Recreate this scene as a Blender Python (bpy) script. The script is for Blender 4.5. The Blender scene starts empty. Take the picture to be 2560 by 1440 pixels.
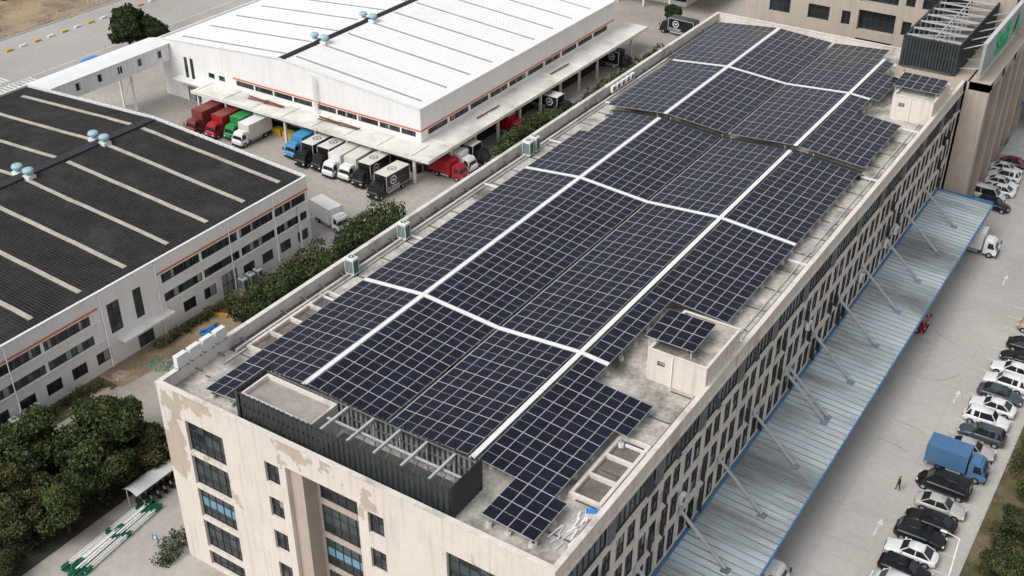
import bpy, math, random
import numpy as np
from mathutils import Vector, Matrix
random.seed(7); rng=np.random.default_rng(5)
scn=bpy.context.scene
COL=scn.collection
# ------------------------------------------------------------------ materials
def mat(name,c,rough=.8,var=.12,scale=.6,c2=None,thr=None,metal=0,spec=.3,scale2=6,stretch=(1,1,1),bump=0,var2=None,streak=0):
    m=bpy.data.materials.new(name); m.use_nodes=True; nt=m.node_tree; N=nt.nodes; L=nt.links
    b=N['Principled BSDF']; b.inputs['Roughness'].default_value=rough; b.inputs['Metallic'].default_value=metal
    b.inputs['Specular IOR Level'].default_value=spec
    c=tuple(c)
    if var==0 and c2 is None:
        b.inputs['Base Color'].default_value=c+(1,); return m
    tc=N.new('ShaderNodeTexCoord'); mp=N.new('ShaderNodeMapping'); mp.inputs['Scale'].default_value=stretch
    L.new(tc.outputs['Object'],mp.inputs[0])
    n1=N.new('ShaderNodeTexNoise'); n1.inputs['Scale'].default_value=scale; n1.inputs['Detail'].default_value=6; n1.inputs['Roughness'].default_value=.62
    n2=N.new('ShaderNodeTexNoise'); n2.inputs['Scale'].default_value=scale2; n2.inputs['Detail'].default_value=3
    L.new(mp.outputs[0],n1.inputs[0]); L.new(mp.outputs[0],n2.inputs[0])
    r1=N.new('ShaderNodeMapRange'); r1.inputs[1].default_value=.3; r1.inputs[2].default_value=.7; r1.inputs[3].default_value=1-var; r1.inputs[4].default_value=1+var
    r2=N.new('ShaderNodeMapRange'); r2.inputs[1].default_value=.3; r2.inputs[2].default_value=.7
    v2=var*.6 if var2 is None else var2
    r2.inputs[3].default_value=1-v2; r2.inputs[4].default_value=1+v2
    L.new(n1.outputs[0],r1.inputs[0]); L.new(n2.outputs[0],r2.inputs[0])
    mu=N.new('ShaderNodeMath'); mu.operation='MULTIPLY'; L.new(r1.outputs[0],mu.inputs[0]); L.new(r2.outputs[0],mu.inputs[1])
    out=mu.outputs[0]
    if streak:
        n4=N.new('ShaderNodeTexNoise'); n4.inputs['Scale'].default_value=1.0; n4.inputs['Detail'].default_value=5
        m4=N.new('ShaderNodeMapping'); m4.inputs['Scale'].default_value=(2.2,2.2,.16); L.new(tc.outputs['Object'],m4.inputs[0]); L.new(m4.outputs[0],n4.inputs[0])
        r4=N.new('ShaderNodeMapRange'); r4.inputs[1].default_value=.5; r4.inputs[2].default_value=.72; r4.inputs[3].default_value=1; r4.inputs[4].default_value=1-streak; L.new(n4.outputs[0],r4.inputs[0])
        m5=N.new('ShaderNodeMath'); m5.operation='MULTIPLY'; L.new(out,m5.inputs[0]); L.new(r4.outputs[0],m5.inputs[1]); out=m5.outputs[0]
    vm=N.new('ShaderNodeVectorMath'); vm.operation='SCALE'; L.new(out,vm.inputs['Scale'])
    if c2 is not None:
        n3=N.new('ShaderNodeTexNoise'); n3.inputs['Scale'].default_value=scale*.55; n3.inputs['Detail'].default_value=8; n3.inputs['Roughness'].default_value=.6
        mp3=N.new('ShaderNodeMapping'); mp3.inputs['Location'].default_value=(31,17,5); mp3.inputs['Scale'].default_value=stretch
        L.new(tc.outputs['Object'],mp3.inputs[0]); L.new(mp3.outputs[0],n3.inputs[0])
        r3=N.new('ShaderNodeMapRange'); t=thr or (.5,.6); r3.inputs[1].default_value=t[0]; r3.inputs[2].default_value=t[1]
        L.new(n3.outputs[0],r3.inputs[0])
        mx=N.new('ShaderNodeMix'); mx.data_type='RGBA'; mx.inputs['A'].default_value=c+(1,); mx.inputs['B'].default_value=tuple(c2)+(1,)
        L.new(r3.outputs[0],mx.inputs['Factor']); L.new(mx.outputs['Result'],vm.inputs[0])
    else: vm.inputs[0].default_value=c
    L.new(vm.outputs[0],b.inputs['Base Color'])
    if bump:
        bp=N.new('ShaderNodeBump'); bp.inputs['Strength'].default_value=bump; bp.inputs['Distance'].default_value=.05
        L.new(n2.outputs[0],bp.inputs['Height']); L.new(bp.outputs[0],b.inputs['Normal'])
    return m
M={}
M['concrete']=mat('concrete_ground',(.41,.38,.345),.9,.14,.05,c2=(.30,.275,.245),thr=(.46,.64),scale2=1.2,bump=.1)
M['road']=mat('concrete_road',(.49,.47,.435),.9,.09,.07,c2=(.36,.34,.315),thr=(.46,.70),scale2=1.5)
M['road2']=mat('grey_road',(.40,.38,.355),.9,.10,.05,c2=(.33,.31,.29),thr=(.5,.66),scale2=1.5)
M['joint']=mat('pavement_joint',(.31,.29,.265),.95,.2,.5)
M['crack']=mat('sealed_crack',(.25,.235,.22),.95,.2,.5)
M['kerb']=mat('kerb_stone',(.46,.45,.43),.9,.15,1)
M['soil']=mat('soil',(.36,.27,.17),.95,.2,.25,c2=(.22,.17,.11),thr=(.45,.6),scale2=2,bump=.3)
M['grass']=mat('grass',(.09,.085,.04),.95,.35,.4,c2=(.19,.14,.085),thr=(.48,.62),scale2=4,bump=.5)
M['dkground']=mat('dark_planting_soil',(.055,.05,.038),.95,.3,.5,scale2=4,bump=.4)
M['paintw']=mat('road_paint_white',(.70,.70,.68),.8,.2,1.5,c2=(.48,.46,.43),thr=(.5,.62))
M['painty']=mat('road_paint_yellow',(.55,.40,.08),.8,.2,1.5)
M['markw']=mat('mark_white',(.72,.72,.72),.6,.03,1)
M['stucco']=mat('beige_stucco',(.73,.66,.59),.85,.05,.35,c2=(.58,.50,.425),thr=(.60,.64),scale2=3,stretch=(1,1,.6),var2=.03,streak=.20)
M['stucco2']=mat('beige_stucco_front',(.72,.65,.58),.85,.05,.3,c2=(.50,.425,.345),thr=(.58,.592),scale2=3,stretch=(1,1,.75),var2=.03,streak=.18)
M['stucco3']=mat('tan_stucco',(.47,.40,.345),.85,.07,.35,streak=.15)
M['parapet']=mat('parapet_render',(.70,.655,.60),.85,.09,.5,c2=(.46,.425,.38),thr=(.54,.68),scale2=4,streak=.1)
M['deck']=mat('roof_deck_concrete',(.52,.49,.44),.92,.22,.45,c2=(.17,.16,.14),thr=(.47,.66),scale2=2.5,bump=.2,var2=.2)
M['gutter']=mat('dark_gutter',(.11,.105,.095),.9,.3,.8)
M['glass']=mat('window_glass_dark',(.022,.027,.032),.12,.3,.8,spec=.5)
M['glass2']=mat('window_glass_green',(.055,.075,.08),.15,.3,.8,spec=.5)
M['glass3']=mat('window_curtain_blue',(.16,.32,.42),.3,.2,3,spec=.5,stretch=(6,6,.2))
M['glass4']=mat('window_curtain_pale',(.32,.32,.30),.4,.2,3)
M['frame']=mat('window_frame_dark',(.05,.055,.06),.5,.1,1)
M['framegrey']=mat('grey_cladding',(.15,.16,.165),.6,.1,1)
M['pv']=mat('solar_glass',(.007,.009,.020),.20,.35,.25,spec=.42,scale2=.9)
M['alu']=mat('aluminium_frame',(.56,.56,.58),.45,.08,1,spec=.4)
M['walk']=mat('white_walkway_grating',(.78,.78,.78),.6,.06,1)
M['block']=mat('concrete_block',(.58,.57,.54),.9,.15,2)
M['louver']=mat('dark_louver',(.040,.049,.052),.5,.25,.8)
M['steelg']=mat('galvanised_steel',(.50,.51,.51),.5,.15,1,metal=.1)
M['rod']=mat('painted_tie_rod',(.56,.58,.60),.5,.12,1)
M['white']=mat('white_cladding',(.80,.795,.785),.6,.03,.3,c2=(.72,.71,.69),thr=(.55,.75),stretch=(1,1,.3),streak=.08)
M['whiteroof']=mat('white_roof_sheet',(.82,.82,.815),.6,.03,.12,c2=(.74,.74,.73),thr=(.52,.7),scale2=.8)
M['roofrib']=mat('roof_sheet_rib',(.72,.72,.715),.6,.03,.5)
M['blackroof']=mat('black_roof_sheet',(.026,.024,.025),.85,.3,.25,c2=(.040,.037,.036),thr=(.5,.62),scale2=2,spec=.15)
M['blackrib']=mat('black_roof_rib',(.052,.048,.049),.85,.25,.5,spec=.15)
M['sky_b']=mat('skylight_strip_beige',(.45,.41,.345),.7,.2,.6)
M['sky_g']=mat('skylight_strip_grey',(.30,.30,.30),.7,.15,.6)
M['ridge']=mat('ridge_cap_black',(.02,.02,.021),.6,.1,1)
M['ridge2']=mat('ridge_cap_grey',(.036,.038,.041),.7,.1,1)
M['orange']=mat('orange_trim',(.62,.17,.07),.6,.1,1)
M['rust']=mat('rusty_beam',(.16,.07,.045),.8,.3,2)
M['canopyw']=mat('white_canopy_slab',(.72,.71,.67),.8,.1,.3,c2=(.52,.50,.45),thr=(.52,.66),scale2=2)
M['canopyb']=mat('blue_grey_sheet',(.50,.545,.56),.6,.12,.22,c2=(.20,.21,.21),thr=(.47,.66),scale2=1.5,stretch=(.35,1.3,1))
M['ribblue']=mat('weathered_blue_rib',(.22,.30,.37),.6,.2,.4,c2=(.16,.18,.19),thr=(.46,.62))
M['blue']=mat('blue_steel',(.07,.20,.37),.5,.15,1)
M['bluetarp']=mat('blue_tarpaulin',(.04,.24,.62),.5,.25,3)
M['teal']=mat('vent_teal',(.34,.54,.60),.4,.1,1)
M['dark']=mat('dark_interior',(.03,.03,.03),.9,.2,.6)
M['rubber']=mat('tyre_rubber',(.02,.02,.02),.9,.1,1)
M['rim']=mat('wheel_rim',(.45,.45,.46),.35,.05,1,metal=.5)
M['acwhite']=mat('air_conditioner_casing',(.74,.74,.71),.6,.06,1)
M['acgrill']=mat('air_conditioner_grille',(.07,.14,.13),.6,.15,3)
M['skin']=mat('skin',(.50,.30,.21),.6,0); M['hair']=mat('hair',(.012,.01,.01),.7,0)
M['bark']=mat('bark',(.07,.05,.035),.95,.2,3)
M['green']=mat('sign_green',(.02,.50,.20),.5,0)
M['yellow']=mat('dock_yellow',(.60,.36,.04),.7,.15,1)
M['lampred']=mat('tail_lamp',(.35,.02,.02),.3,0); M['headl']=mat('headlamp',(.75,.75,.75),.2,0)
M['pgreen']=mat('green_paint',(.03,.28,.17),.6,.2,2)
M['netgreen']=mat('green_net',(.09,.20,.14),.9,.4,3,c2=(.25,.22,.16),thr=(.45,.55))
M['rubble']=mat('rubble',(.40,.32,.26),.95,.3,3,bump=.5)
M['tile']=mat('mineral_roof',(.34,.31,.28),.9,.2,.6)
M['pitfl']=mat('pit_floor',(.17,.15,.13),.95,.3,.7)  # dark tone puts the shade of a recess into a flat floor
M['signp']=mat('sign_panel_grey',(.34,.38,.38),.5,.08,1)
def leafmat(name,a,b):
    return mat(name,a,.8,.45,.9,c2=b,thr=(.42,.62),scale2=5,spec=.15)
M['lf_a']=leafmat('leaf_dark_green',(.034,.056,.020),(.055,.080,.028))
M['lf_b']=leafmat('leaf_mid_green',(.062,.092,.030),(.100,.120,.042))
M['lf_c']=leafmat('leaf_olive_brown',(.110,.088,.040),(.060,.072,.030))
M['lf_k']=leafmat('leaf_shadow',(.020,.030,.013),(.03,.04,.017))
PAINT={}
def paint(k,c,r=.3): PAINT[k]=mat('paint_'+k,c,r,.05,.8,spec=.5)
paint('white',(.78,.78,.77)); paint('black',(.012,.012,.014)); paint('silver',(.47,.46,.44)); paint('grey',(.06,.075,.09)); paint('beige',(.50,.42,.33))
paint('red',(.38,.02,.03)); paint('darkred',(.22,.05,.04)); paint('maroon',(.14,.02,.025)); paint('green',(.03,.26,.07)); paint('blue',(.08,.18,.33),.5); paint('skyblue',(.07,.28,.50)); paint('cream',(.66,.64,.59),.6)
# ------------------------------------------------------------------ mesh builder
class MB:
    def __init__(s): s.v=[];s.f=[];s.m=[];s.mats=[];s.sm=[]
    def mi(s,m):
        if isinstance(m,str): m=M[m]
        if m not in s.mats: s.mats.append(m)
        return s.mats.index(m)
    def face(s,pts,m,smooth=False):
        n=len(s.v); s.v+= [tuple(p) for p in pts]; s.f.append(tuple(range(n,n+len(pts)))); s.m.append(s.mi(m)); s.sm.append(smooth)
    def hexa(s,p,m):
        n=len(s.v); s.v+=[tuple(q) for q in p]; k=s.mi(m)
        for f in ((3,2,1,0),(4,5,6,7),(0,1,5,4),(1,2,6,5),(2,3,7,6),(3,0,4,7)):
            s.f.append(tuple(n+i for i in f)); s.m.append(k); s.sm.append(False)
    def box(s,x0,x1,y0,y1,z0,z1,m):
        s.hexa([(x0,y0,z0),(x1,y0,z0),(x1,y1,z0),(x0,y1,z0),(x0,y0,z1),(x1,y0,z1),(x1,y1,z1),(x0,y1,z1)],m)
    def beam(s,a,b,w,h,m):
        a=Vector(a);b=Vector(b);d=(b-a).normalized(); up=Vector((0,0,1))
        if abs(d.z)>.98: up=Vector((0,1,0))
        sx=d.cross(up).normalized()*w/2; sz=sx.cross(d).normalized()*h/2
        s.hexa([a-sx-sz,a+sx-sz,b+sx-sz,b-sx-sz,a-sx+sz,a+sx+sz,b+sx+sz,b-sx+sz],m)
    def cyl(s,a,b,r0,r1,m,n=12,cap=True):
        a=Vector(a);b=Vector(b);d=(b-a).normalized(); up=Vector((0,0,1)) if abs(d.z)<.9 else Vector((1,0,0))
        x=d.cross(up).normalized(); y=d.cross(x); k=s.mi(m); o=len(s.v)
        for c,r in ((a,r0),(b,r1)):
            for i in range(n):
                t=2*math.pi*i/n; s.v.append(tuple(c+x*math.cos(t)*r+y*math.sin(t)*r))
        for i in range(n):
            j=(i+1)%n; s.f.append((o+i,o+j,o+n+j,o+n+i)); s.m.append(k); s.sm.append(True)
        if cap:
            s.f.append(tuple(o+i for i in range(n))); s.m.append(k); s.sm.append(False)
            s.f.append(tuple(o+n+i for i in range(n))); s.m.append(k); s.sm.append(False)
    def rings(s,R,m,smooth=True):
        k=s.mi(m);o=len(s.v);n=len(R[0])
        for r in R: s.v+=[tuple(p) for p in r]
        for j in range(len(R)-1):
            for i in range(n):
                i2=(i+1)%n; s.f.append((o+j*n+i,o+j*n+i2,o+(j+1)*n+i2,o+(j+1)*n+i)); s.m.append(k); s.sm.append(smooth)
        s.f.append(tuple(o+i for i in range(n))); s.m.append(k); s.sm.append(False)
        e=o+(len(R)-1)*n; s.f.append(tuple(e+i for i in range(n))); s.m.append(k); s.sm.append(False)
    def mesh(s,name):
        me=bpy.data.meshes.new(name); me.from_pydata(s.v,[],s.f)
        for m in s.mats: me.materials.append(m)
        me.polygons.foreach_set('material_index',s.m); me.polygons.foreach_set('use_smooth',s.sm); me.update(); return me
    def obj(s,name,parent=None,loc=None,rot=0):
        o=bpy.data.objects.new(name,s.mesh(name)); COL.objects.link(o)
        if loc: o.location=loc
        if rot: o.rotation_euler=(0,0,rot)
        if parent: o.parent=parent
        return o
def empty(name,loc=(0,0,0),rot=0):
    e=bpy.data.objects.new(name,None); COL.objects.link(e); e.location=loc; e.rotation_euler=(0,0,rot); return e
def inst(name,me,loc,rot=0,sc=1,parent=None):
    o=bpy.data.objects.new(name,me); COL.objects.link(o); o.location=loc; o.rotation_euler=(0,0,rot); o.scale=(sc,)*3
    if parent: o.parent=parent
    return o
def text(name,body,size,loc,rot,m,parent=None,ext=.02,bold=0):
    cu=bpy.data.curves.new(name,'FONT'); cu.body=body; cu.size=size; cu.extrude=ext; cu.offset=bold; cu.materials.append(M[m] if isinstance(m,str) else m)
    o=bpy.data.objects.new(name,cu); COL.objects.link(o); o.location=loc; o.rotation_euler=rot
    if parent: o.parent=parent
    return o
def wall(mb,ax,c,sgn,u0,u1,z0,z1,holes,m,depth=.25,fm='frame'):
    def P(u,z,d=0):
        return (c-sgn*d,u,z) if ax=='x' else (u,c-sgn*d,z)
    us=sorted(set([u0,u1]+[h[0] for h in holes]+[h[1] for h in holes])); zs=sorted(set([z0,z1]+[h[2] for h in holes]+[h[3] for h in holes]))
    us=[u for u in us if u0<=u<=u1]; zs=[z for z in zs if z0<=z<=z1]
    for j in range(len(zs)-1):
        zm=(zs[j]+zs[j+1])/2; start=None
        for i in range(len(us)):
            inside=True
            if i<len(us)-1:
                um=(us[i]+us[i+1])/2
                inside=any(h[0]<um<h[1] and h[2]<zm<h[3] for h in holes)
            if not inside and start is None: start=us[i]
            if inside and start is not None:
                mb.face([P(start,zs[j]),P(us[i],zs[j]),P(us[i],zs[j+1]),P(start,zs[j+1])],m); start=None
    for h in holes:
        a,b,z0h,z1h=h[:4]; nx,nz=(h[4],h[5]) if len(h)>4 else (1,1); g=h[6] if len(h)>6 else None; dp=h[7] if len(h)>7 else depth
        rm=m
        mb.face([P(a,z0h),P(a,z1h),P(a,z1h,dp),P(a,z0h,dp)],rm); mb.face([P(b,z0h),P(b,z1h),P(b,z1h,dp),P(b,z0h,dp)],rm)
        mb.face([P(a,z0h),P(b,z0h),P(b,z0h,dp),P(a,z0h,dp)],rm); mb.face([P(a,z1h),P(b,z1h),P(b,z1h,dp),P(a,z1h,dp)],rm)
        for i in range(nx):
            for j in range(nz):
                ua=a+(b-a)*i/nx; ub=a+(b-a)*(i+1)/nx; za=z0h+(z1h-z0h)*j/nz; zb=z0h+(z1h-z0h)*(j+1)/nz
                gg=g
                if callable(g): gg=g(i,j)
                if gg is None: gg=random.choice(['glass']*6+['glass2']*3+['glass4'])
                tl=random.uniform(-.015,.015)
                mb.face([P(ua,za,dp-.01),P(ub,za,dp-.01),P(ub,zb,dp-.01+tl),P(ua,zb,dp-.01+tl)],gg)
        if g in ('dark','stucco2'): continue
        def bar(ua,ub,za,zb):
            p=[P(ua,za,dp),P(ub,za,dp),P(ub,za,dp-.07),P(ua,za,dp-.07),P(ua,zb,dp),P(ub,zb,dp),P(ub,zb,dp-.07),P(ua,zb,dp-.07)]
            mb.hexa(p,fm)
        w=.035
        for i in range(nx+1):
            u=a+(b-a)*i/nx; u=min(max(u,a+w+.002),b-w-.002); bar(u-w,u+w,z0h+.002,z1h-.002)
        for j in range(nz+1):
            z=z0h+(z1h-z0h)*j/nz; z=min(max(z,z0h+w+.003),z1h-w-.003); bar(a+.003,b-.003,z-w,z+w)
# ------------------------------------------------------------------ ground
def sheet(name,x0,x1,y0,y1,z,m):
    mb=MB(); mb.face([(x0,y0,z),(x1,y0,z),(x1,y1,z),(x0,y1,z)],m); return mb.obj(name)
sheet('ground',-1500,1500,-1200,2500,0,'concrete')
sheet('road',39,60.6,-60,400,.004,'road')
sheet('road',-132,-112,-60,400,.004,'road2')
mb=MB(); mb.box(60.6,60.85,-60,140,0,.14,'kerb'); mb.box(60.852,90,-60,140,0,.12,'grass'); mb.obj('grass_verge')
mb=MB()
for i in range(-10,60):
    mb.box(44,60.5,i*5-.012,i*5+.012,.0041,.0075,'joint')
for x in (48.5,53,): mb.box(x-.012,x+.012,-50,280,.0042,.008,'joint')
for i in range(5):
    y=52+i*5; mb.box(-110,-23.5,y-.014,y+.014,.001,.0055,'joint')
for x in range(-108,-23,6): mb.box(x-.014,x+.014,51,76,.001,.006,'joint')
def wander(x,y,ang,n,st,w,m='crack'):
    for i in range(n):
        ang+=random.uniform(-.35,.35); x2=x+math.cos(ang)*st; y2=y+math.sin(ang)*st
        if x2>60 and x>40: break
        mb.beam((x,y,.0065),(x2,y2,.0065),w,.004,m); x,y=x2,y2
for i in range(9): wander(random.uniform(48,59),random.uniform(15,120),random.uniform(0,6.3),random.randint(5,12),.8,.022)
for i in range(5): wander(random.uniform(48,53),random.uniform(50,75),random.choice((.2,.5,2.8)),5,.7,.10,'joint')
for i in range(14): wander(random.uniform(-75,-28),random.uniform(54,68),random.uniform(0,6.3),8,1,.03)
for i in range(6): wander(-25.5+i*.3,random.uniform(-8,8),1.57,6,.8,.04)
mb.obj('pavement_joints')
mb=MB()
for y in np.arange(28,88,2.65): mb.box(54.4,59.9,y-.05,y+.05,.009,.013,'paintw')
def arrow(x,y,s=1):
    z0=.013
    mb.box(x-.08*s,x+.08*s,y-1.2*s,y+.6*s,.009,z0,'paintw'); mb.face([(x-.35*s,y+.6*s,z0+.001),(x+.35*s,y+.6*s,z0+.001),(x,y+1.5*s,z0+.001)],'paintw')
arrow(53.4,63.5); arrow(52.6,38.5); arrow(52,92)
for i in range(9): mb.box(-126,-113,57+i*.9,57.45+i*.9,.009,.013,'paintw')
for i in range(9): mb.box(-111.5,-107.5,60+i*.9,60.45+i*.9,.009,.013,'paintw')
for i in range(6): mb.box(-121.1,-120.9,80+i*9,84+i*9,.009,.013,'painty')
mb.box(-111.9,-111.7,50,140,.009,.013,'paintw')
for x in np.arange(-57.7,-26,3.3): mb.box(x-.05,x+.05,61,69,.009,.013,'painty')
for y in (-6,0,6): mb.box(-23.6,-23.5,y,y+2.2,.009,.013,'painty')
mb.obj('road_markings')
mb=MB(); mb.box(-132.4,-132,-60,300,0,.15,'kerb')
for i in range(30): mb.box(-126.2,-125.6,70+i*3.2,71.4+i*3.2,.0041,.35,'painty' if i%2 else 'paintw')
mb.obj('kerb')
sheet('dirt_lot',-210,-132.4,-60,300,.02,'soil')
mb=MB(); mb.face([(-29.4,14,.02),(-25.5,14,.02),(-23,36,.02),(-29.4,38,.02)],'soil')
mb.face([(-29.4,-12,.02),(-26.2,-12,.02),(-26.0,14,.02),(-29.4,14,.02)],'grass'); mb.obj('soil')
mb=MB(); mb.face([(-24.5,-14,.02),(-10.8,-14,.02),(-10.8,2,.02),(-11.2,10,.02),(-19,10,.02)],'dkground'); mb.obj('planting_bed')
# ------------------------------------------------------------------ main building
W=39.3; L=113.0; ZD=18.75
B=empty('office_building')
fl=[(5.8,8.4),(9.45,12.0),(13.0,15.35)]
holes=[]
for b in range(14):
    y=.6+b*8.03
    for off in (.55,2.35,4.55,6.35):
        for (a,c) in fl: holes.append((y+off,y+off+1.35,a,c,2,2))
    holes.append((y+.15,y+6.95,16.1,18.25,8,1,(lambda i,j: random.choice(('glass','glass','glass2')))))
    holes.append((y+.9,y+6.8,.6,4.3,4,1,'dark',.6))
mb=MB(); wall(mb,'x',W,1,0,L,0,20,holes,'stucco',.1)
for b in range(14):
    y=.6+b*8.03
    mb.box(W,W+.1,y+6.98,y+8.15,16.1,18.25,'framegrey')
    for (a,c) in fl:
        mb.box(W,W+.09,y+.45,y+3.8,a-.16,a-.02,'stucco'); mb.box(W,W+.09,y+4.45,y+7.8,a-.16,a-.02,'stucco')
mb.box(W,W+.22,0,L,15.72,15.95,'stucco'); mb.box(W,W+.14,0,L,18.4,18.62,'stucco')
for k in range(34):
    b=random.randrange(14); y=.6+b*8.03+random.choice((.55,2.35,4.55,6.35)); a,c=random.choice(fl)
    mb.hexa([(W+.01,y,a+.1),(W+.5,y-.3,a+.1),(W+.52,y-.26,a+.1),(W+.03,y+.04,a+.1),(W+.01,y,c-.9),(W+.5,y-.3,c-.9),(W+.52,y-.26,c-.9),(W+.03,y+.04,c-.9)],'frame')
for k in range(12):
    b=random.randrange(14); y=.6+b*8.03+random.uniform(.5,6)
    mb.hexa([(W+.02,y,18.2),(W+.02,y+.8,18.2),(W+.06,y+.8,18.2),(W+.06,y,18.2),(W+.55,y,17.1),(W+.55,y+.8,17.1),(W+.59,y+.8,17.1),(W+.59,y,17.1)],'frame')
mb.obj('right_wall_with_windows',B)
H=[]
for k in range(5):
    z1=17.2-k*3.75
    z0=max(z1-3.3,.4)
    def gf(i,j,k=k):
        if k in (2,) and j==1: return 'glass3'
        return 'glass' if j==0 else random.choice(['glass2','glass2','glass'])
    H.append((2.9,7.3,z0,z1,5,3,gf,.35))
    z1s=17.0-k*3.75
    for x in (11.9,22.6): H.append((x,x+1.55,max(z1s-2.2,.3),z1s,2,2,None,.3))
    def gf2(i,j,k=k):
        if k==2 and j==1: return 'glass3'
        return 'glass' if j==0 else 'glass2'
    H.append((30.0,34.6,max(z1-3.3,.4),z1-.4,5,3,gf,.35))
H.append((14.2,21.6,.3,17.4,1,1,'stucco2',2.2))
mb=MB(); wall(mb,'y',0,-1,0,W,0,20,H,'stucco2',.3)
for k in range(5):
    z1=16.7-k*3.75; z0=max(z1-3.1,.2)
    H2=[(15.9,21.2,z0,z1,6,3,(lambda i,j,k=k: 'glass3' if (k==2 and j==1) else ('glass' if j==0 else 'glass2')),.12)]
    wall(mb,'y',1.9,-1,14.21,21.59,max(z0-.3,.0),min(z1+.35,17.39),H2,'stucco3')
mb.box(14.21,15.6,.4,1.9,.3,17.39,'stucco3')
mb.obj('front_wall_with_windows',B)
mb=MB()
mb.face([(0,0,0),(0,L,0),(0,L,20),(0,0,20)],'stucco'); mb.face([(0,L,0),(W,L,0),(W,L,20),(0,L,20)],'stucco')
mb.face([(.01,.01,ZD),(W-.01,.01,ZD),(W-.01,L-.01,ZD),(.01,L-.01,ZD)],'deck')
mb.obj('walls_and_roof_deck',B)
mb=MB(); t=.42
mb.box(-.06,t,-.06,L+.06,20.0,20.06,'parapet'); mb.box(.002,t-.06,.002,L,18.76,19.998,'parapet')
mb.box(W-t,W+.06,-.06,L+.06,20.0,20.06,'parapet'); mb.box(W-t+.06,W-.002,.002,L,18.76,19.998,'parapet')
mb.box(t+.002,W-t-.002,-.06,t,20.0,20.06,'parapet'); mb.box(t,W-t,.003,t-.06,18.76,19.998,'parapet')
mb.box(t+.002,W-t-.002,L-t,L+.06,20.0,20.06,'parapet'); mb.box(t,W-t,L-t+.06,L-.003,18.76,19.998,'parapet')
mb.box(t+.001,t+.75,8,L-1,18.755,18.80,'gutter'); mb.box(t+.80,t+1.0,8,L-1,18.756,19.15,'parapet')
mb.box(W-t-.7,W-t-.08,5,L-1,18.755,18.79,'gutter')
for y in np.arange(4,L-3,2.7): mb.box(.36,1.2,y,y+.12,19.1,19.2,'framegrey') if random.random()<.6 else None
mb.obj('parapet',B)
mb=MB()
for y in np.arange(4,L-2,4.0):
    mb.box(1.5,4.4,y,y+.14,18.757,18.80,'gutter'); mb.box(36.2,38.1,y,y+.14,18.757,18.80,'gutter')
mb.box(1.6,1.75,6,108,18.76,18.93,'steelg'); mb.box(37.6,37.72,34,104,18.76,18.9,'steelg')
for y in (19,33,47,61,75,99): mb.box(1.2,3.9,y,y+.18,18.9,19.08,'walk')
for y in (15.5,34,50,72.2,88): mb.box(36.4,38.6,y,y+.2,18.8,19.0,'walk')
mb.obj('roof_pipes_and_joints',B)
mb=MB()
def pit(x0,x1,y0,y1,n):
    mb.box(x0,x0+.3,y0,y1,18.757,19.12,'parapet'); mb.box(x1-.3,x1,y0,y1,18.757,19.12,'parapet')
    mb.face([(x0+.3,y0+.22,18.765),(x1-.3,y0+.22,18.765),(x1-.3,y1-.22,18.765),(x0+.3,y1-.22,18.765)],'pitfl')
    for i in range(n+1):
        y=y0+(y1-y0-.26)*i/n; mb.box(x0+.301,x1-.301,y,y+.26,18.757,19.13,'parapet')
pit(35.5,38.3,8.2,16.4,3); pit(1.6,3.7,9,20,4)
mb.obj('skylight_wells',B)
def shed(x0,x1,y0,y1,zt,name):
    mb=MB()
    wall(mb,'y',y0,-1,x0,x1,ZD,zt,[(x0+.9,x0+1.6,zt-1.4,zt-.9,1,1,'glass4')],'stucco',.15)
    mb.face([(x0,y0,ZD),(x0,y1,ZD),(x0,y1,zt),(x0,y0,zt)],'stucco'); mb.face([(x0,y1,ZD),(x1,y1,ZD),(x1,y1,zt),(x0,y1,zt)],'stucco'); mb.face([(x1,y0,ZD),(x1,y1,ZD),(x1,y1,zt),(x1,y0,zt)],'stucco')
    mb.face([(x0+.01,y0+.01,zt-.35),(x1-.01,y0+.01,zt-.35),(x1-.01,y1-.01,zt-.35),(x0+.01,y1-.01,zt-.35)],'deck')
    mb.box(x0-.05,x0+.2,y0-.05,y1+.05,zt,zt+.06,'parapet');mb.box(x1-.2,x1+.05,y0-.05,y1+.05,zt,zt+.06,'parapet')
    mb.box(x0+.2,x1-.2,y0-.05,y0+.2,zt,zt+.06,'parapet');mb.box(x0+.2,x1-.2,y1-.2,y1+.05,zt,zt+.06,'parapet')
    mb.box(x0+.05,x0+.2,y0+.05,y1-.05,zt-.34,zt-.001,'parapet'); mb.box(x1-.2,x1-.05,y0+.05,y1-.05,zt-.34,zt-.001,'parapet')
    mb.cyl((x0+2.3,y0-.1,ZD),(x0+2.3,y0-.1,zt),.06,.06,'acwhite',8)
    mb.obj(name,B)
shed(33.6,39.0,24.6,31.6,21.9,'stair_shed'); shed(33.8,38.9,91,98.5,21.9,'stair_shed_far')
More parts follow.
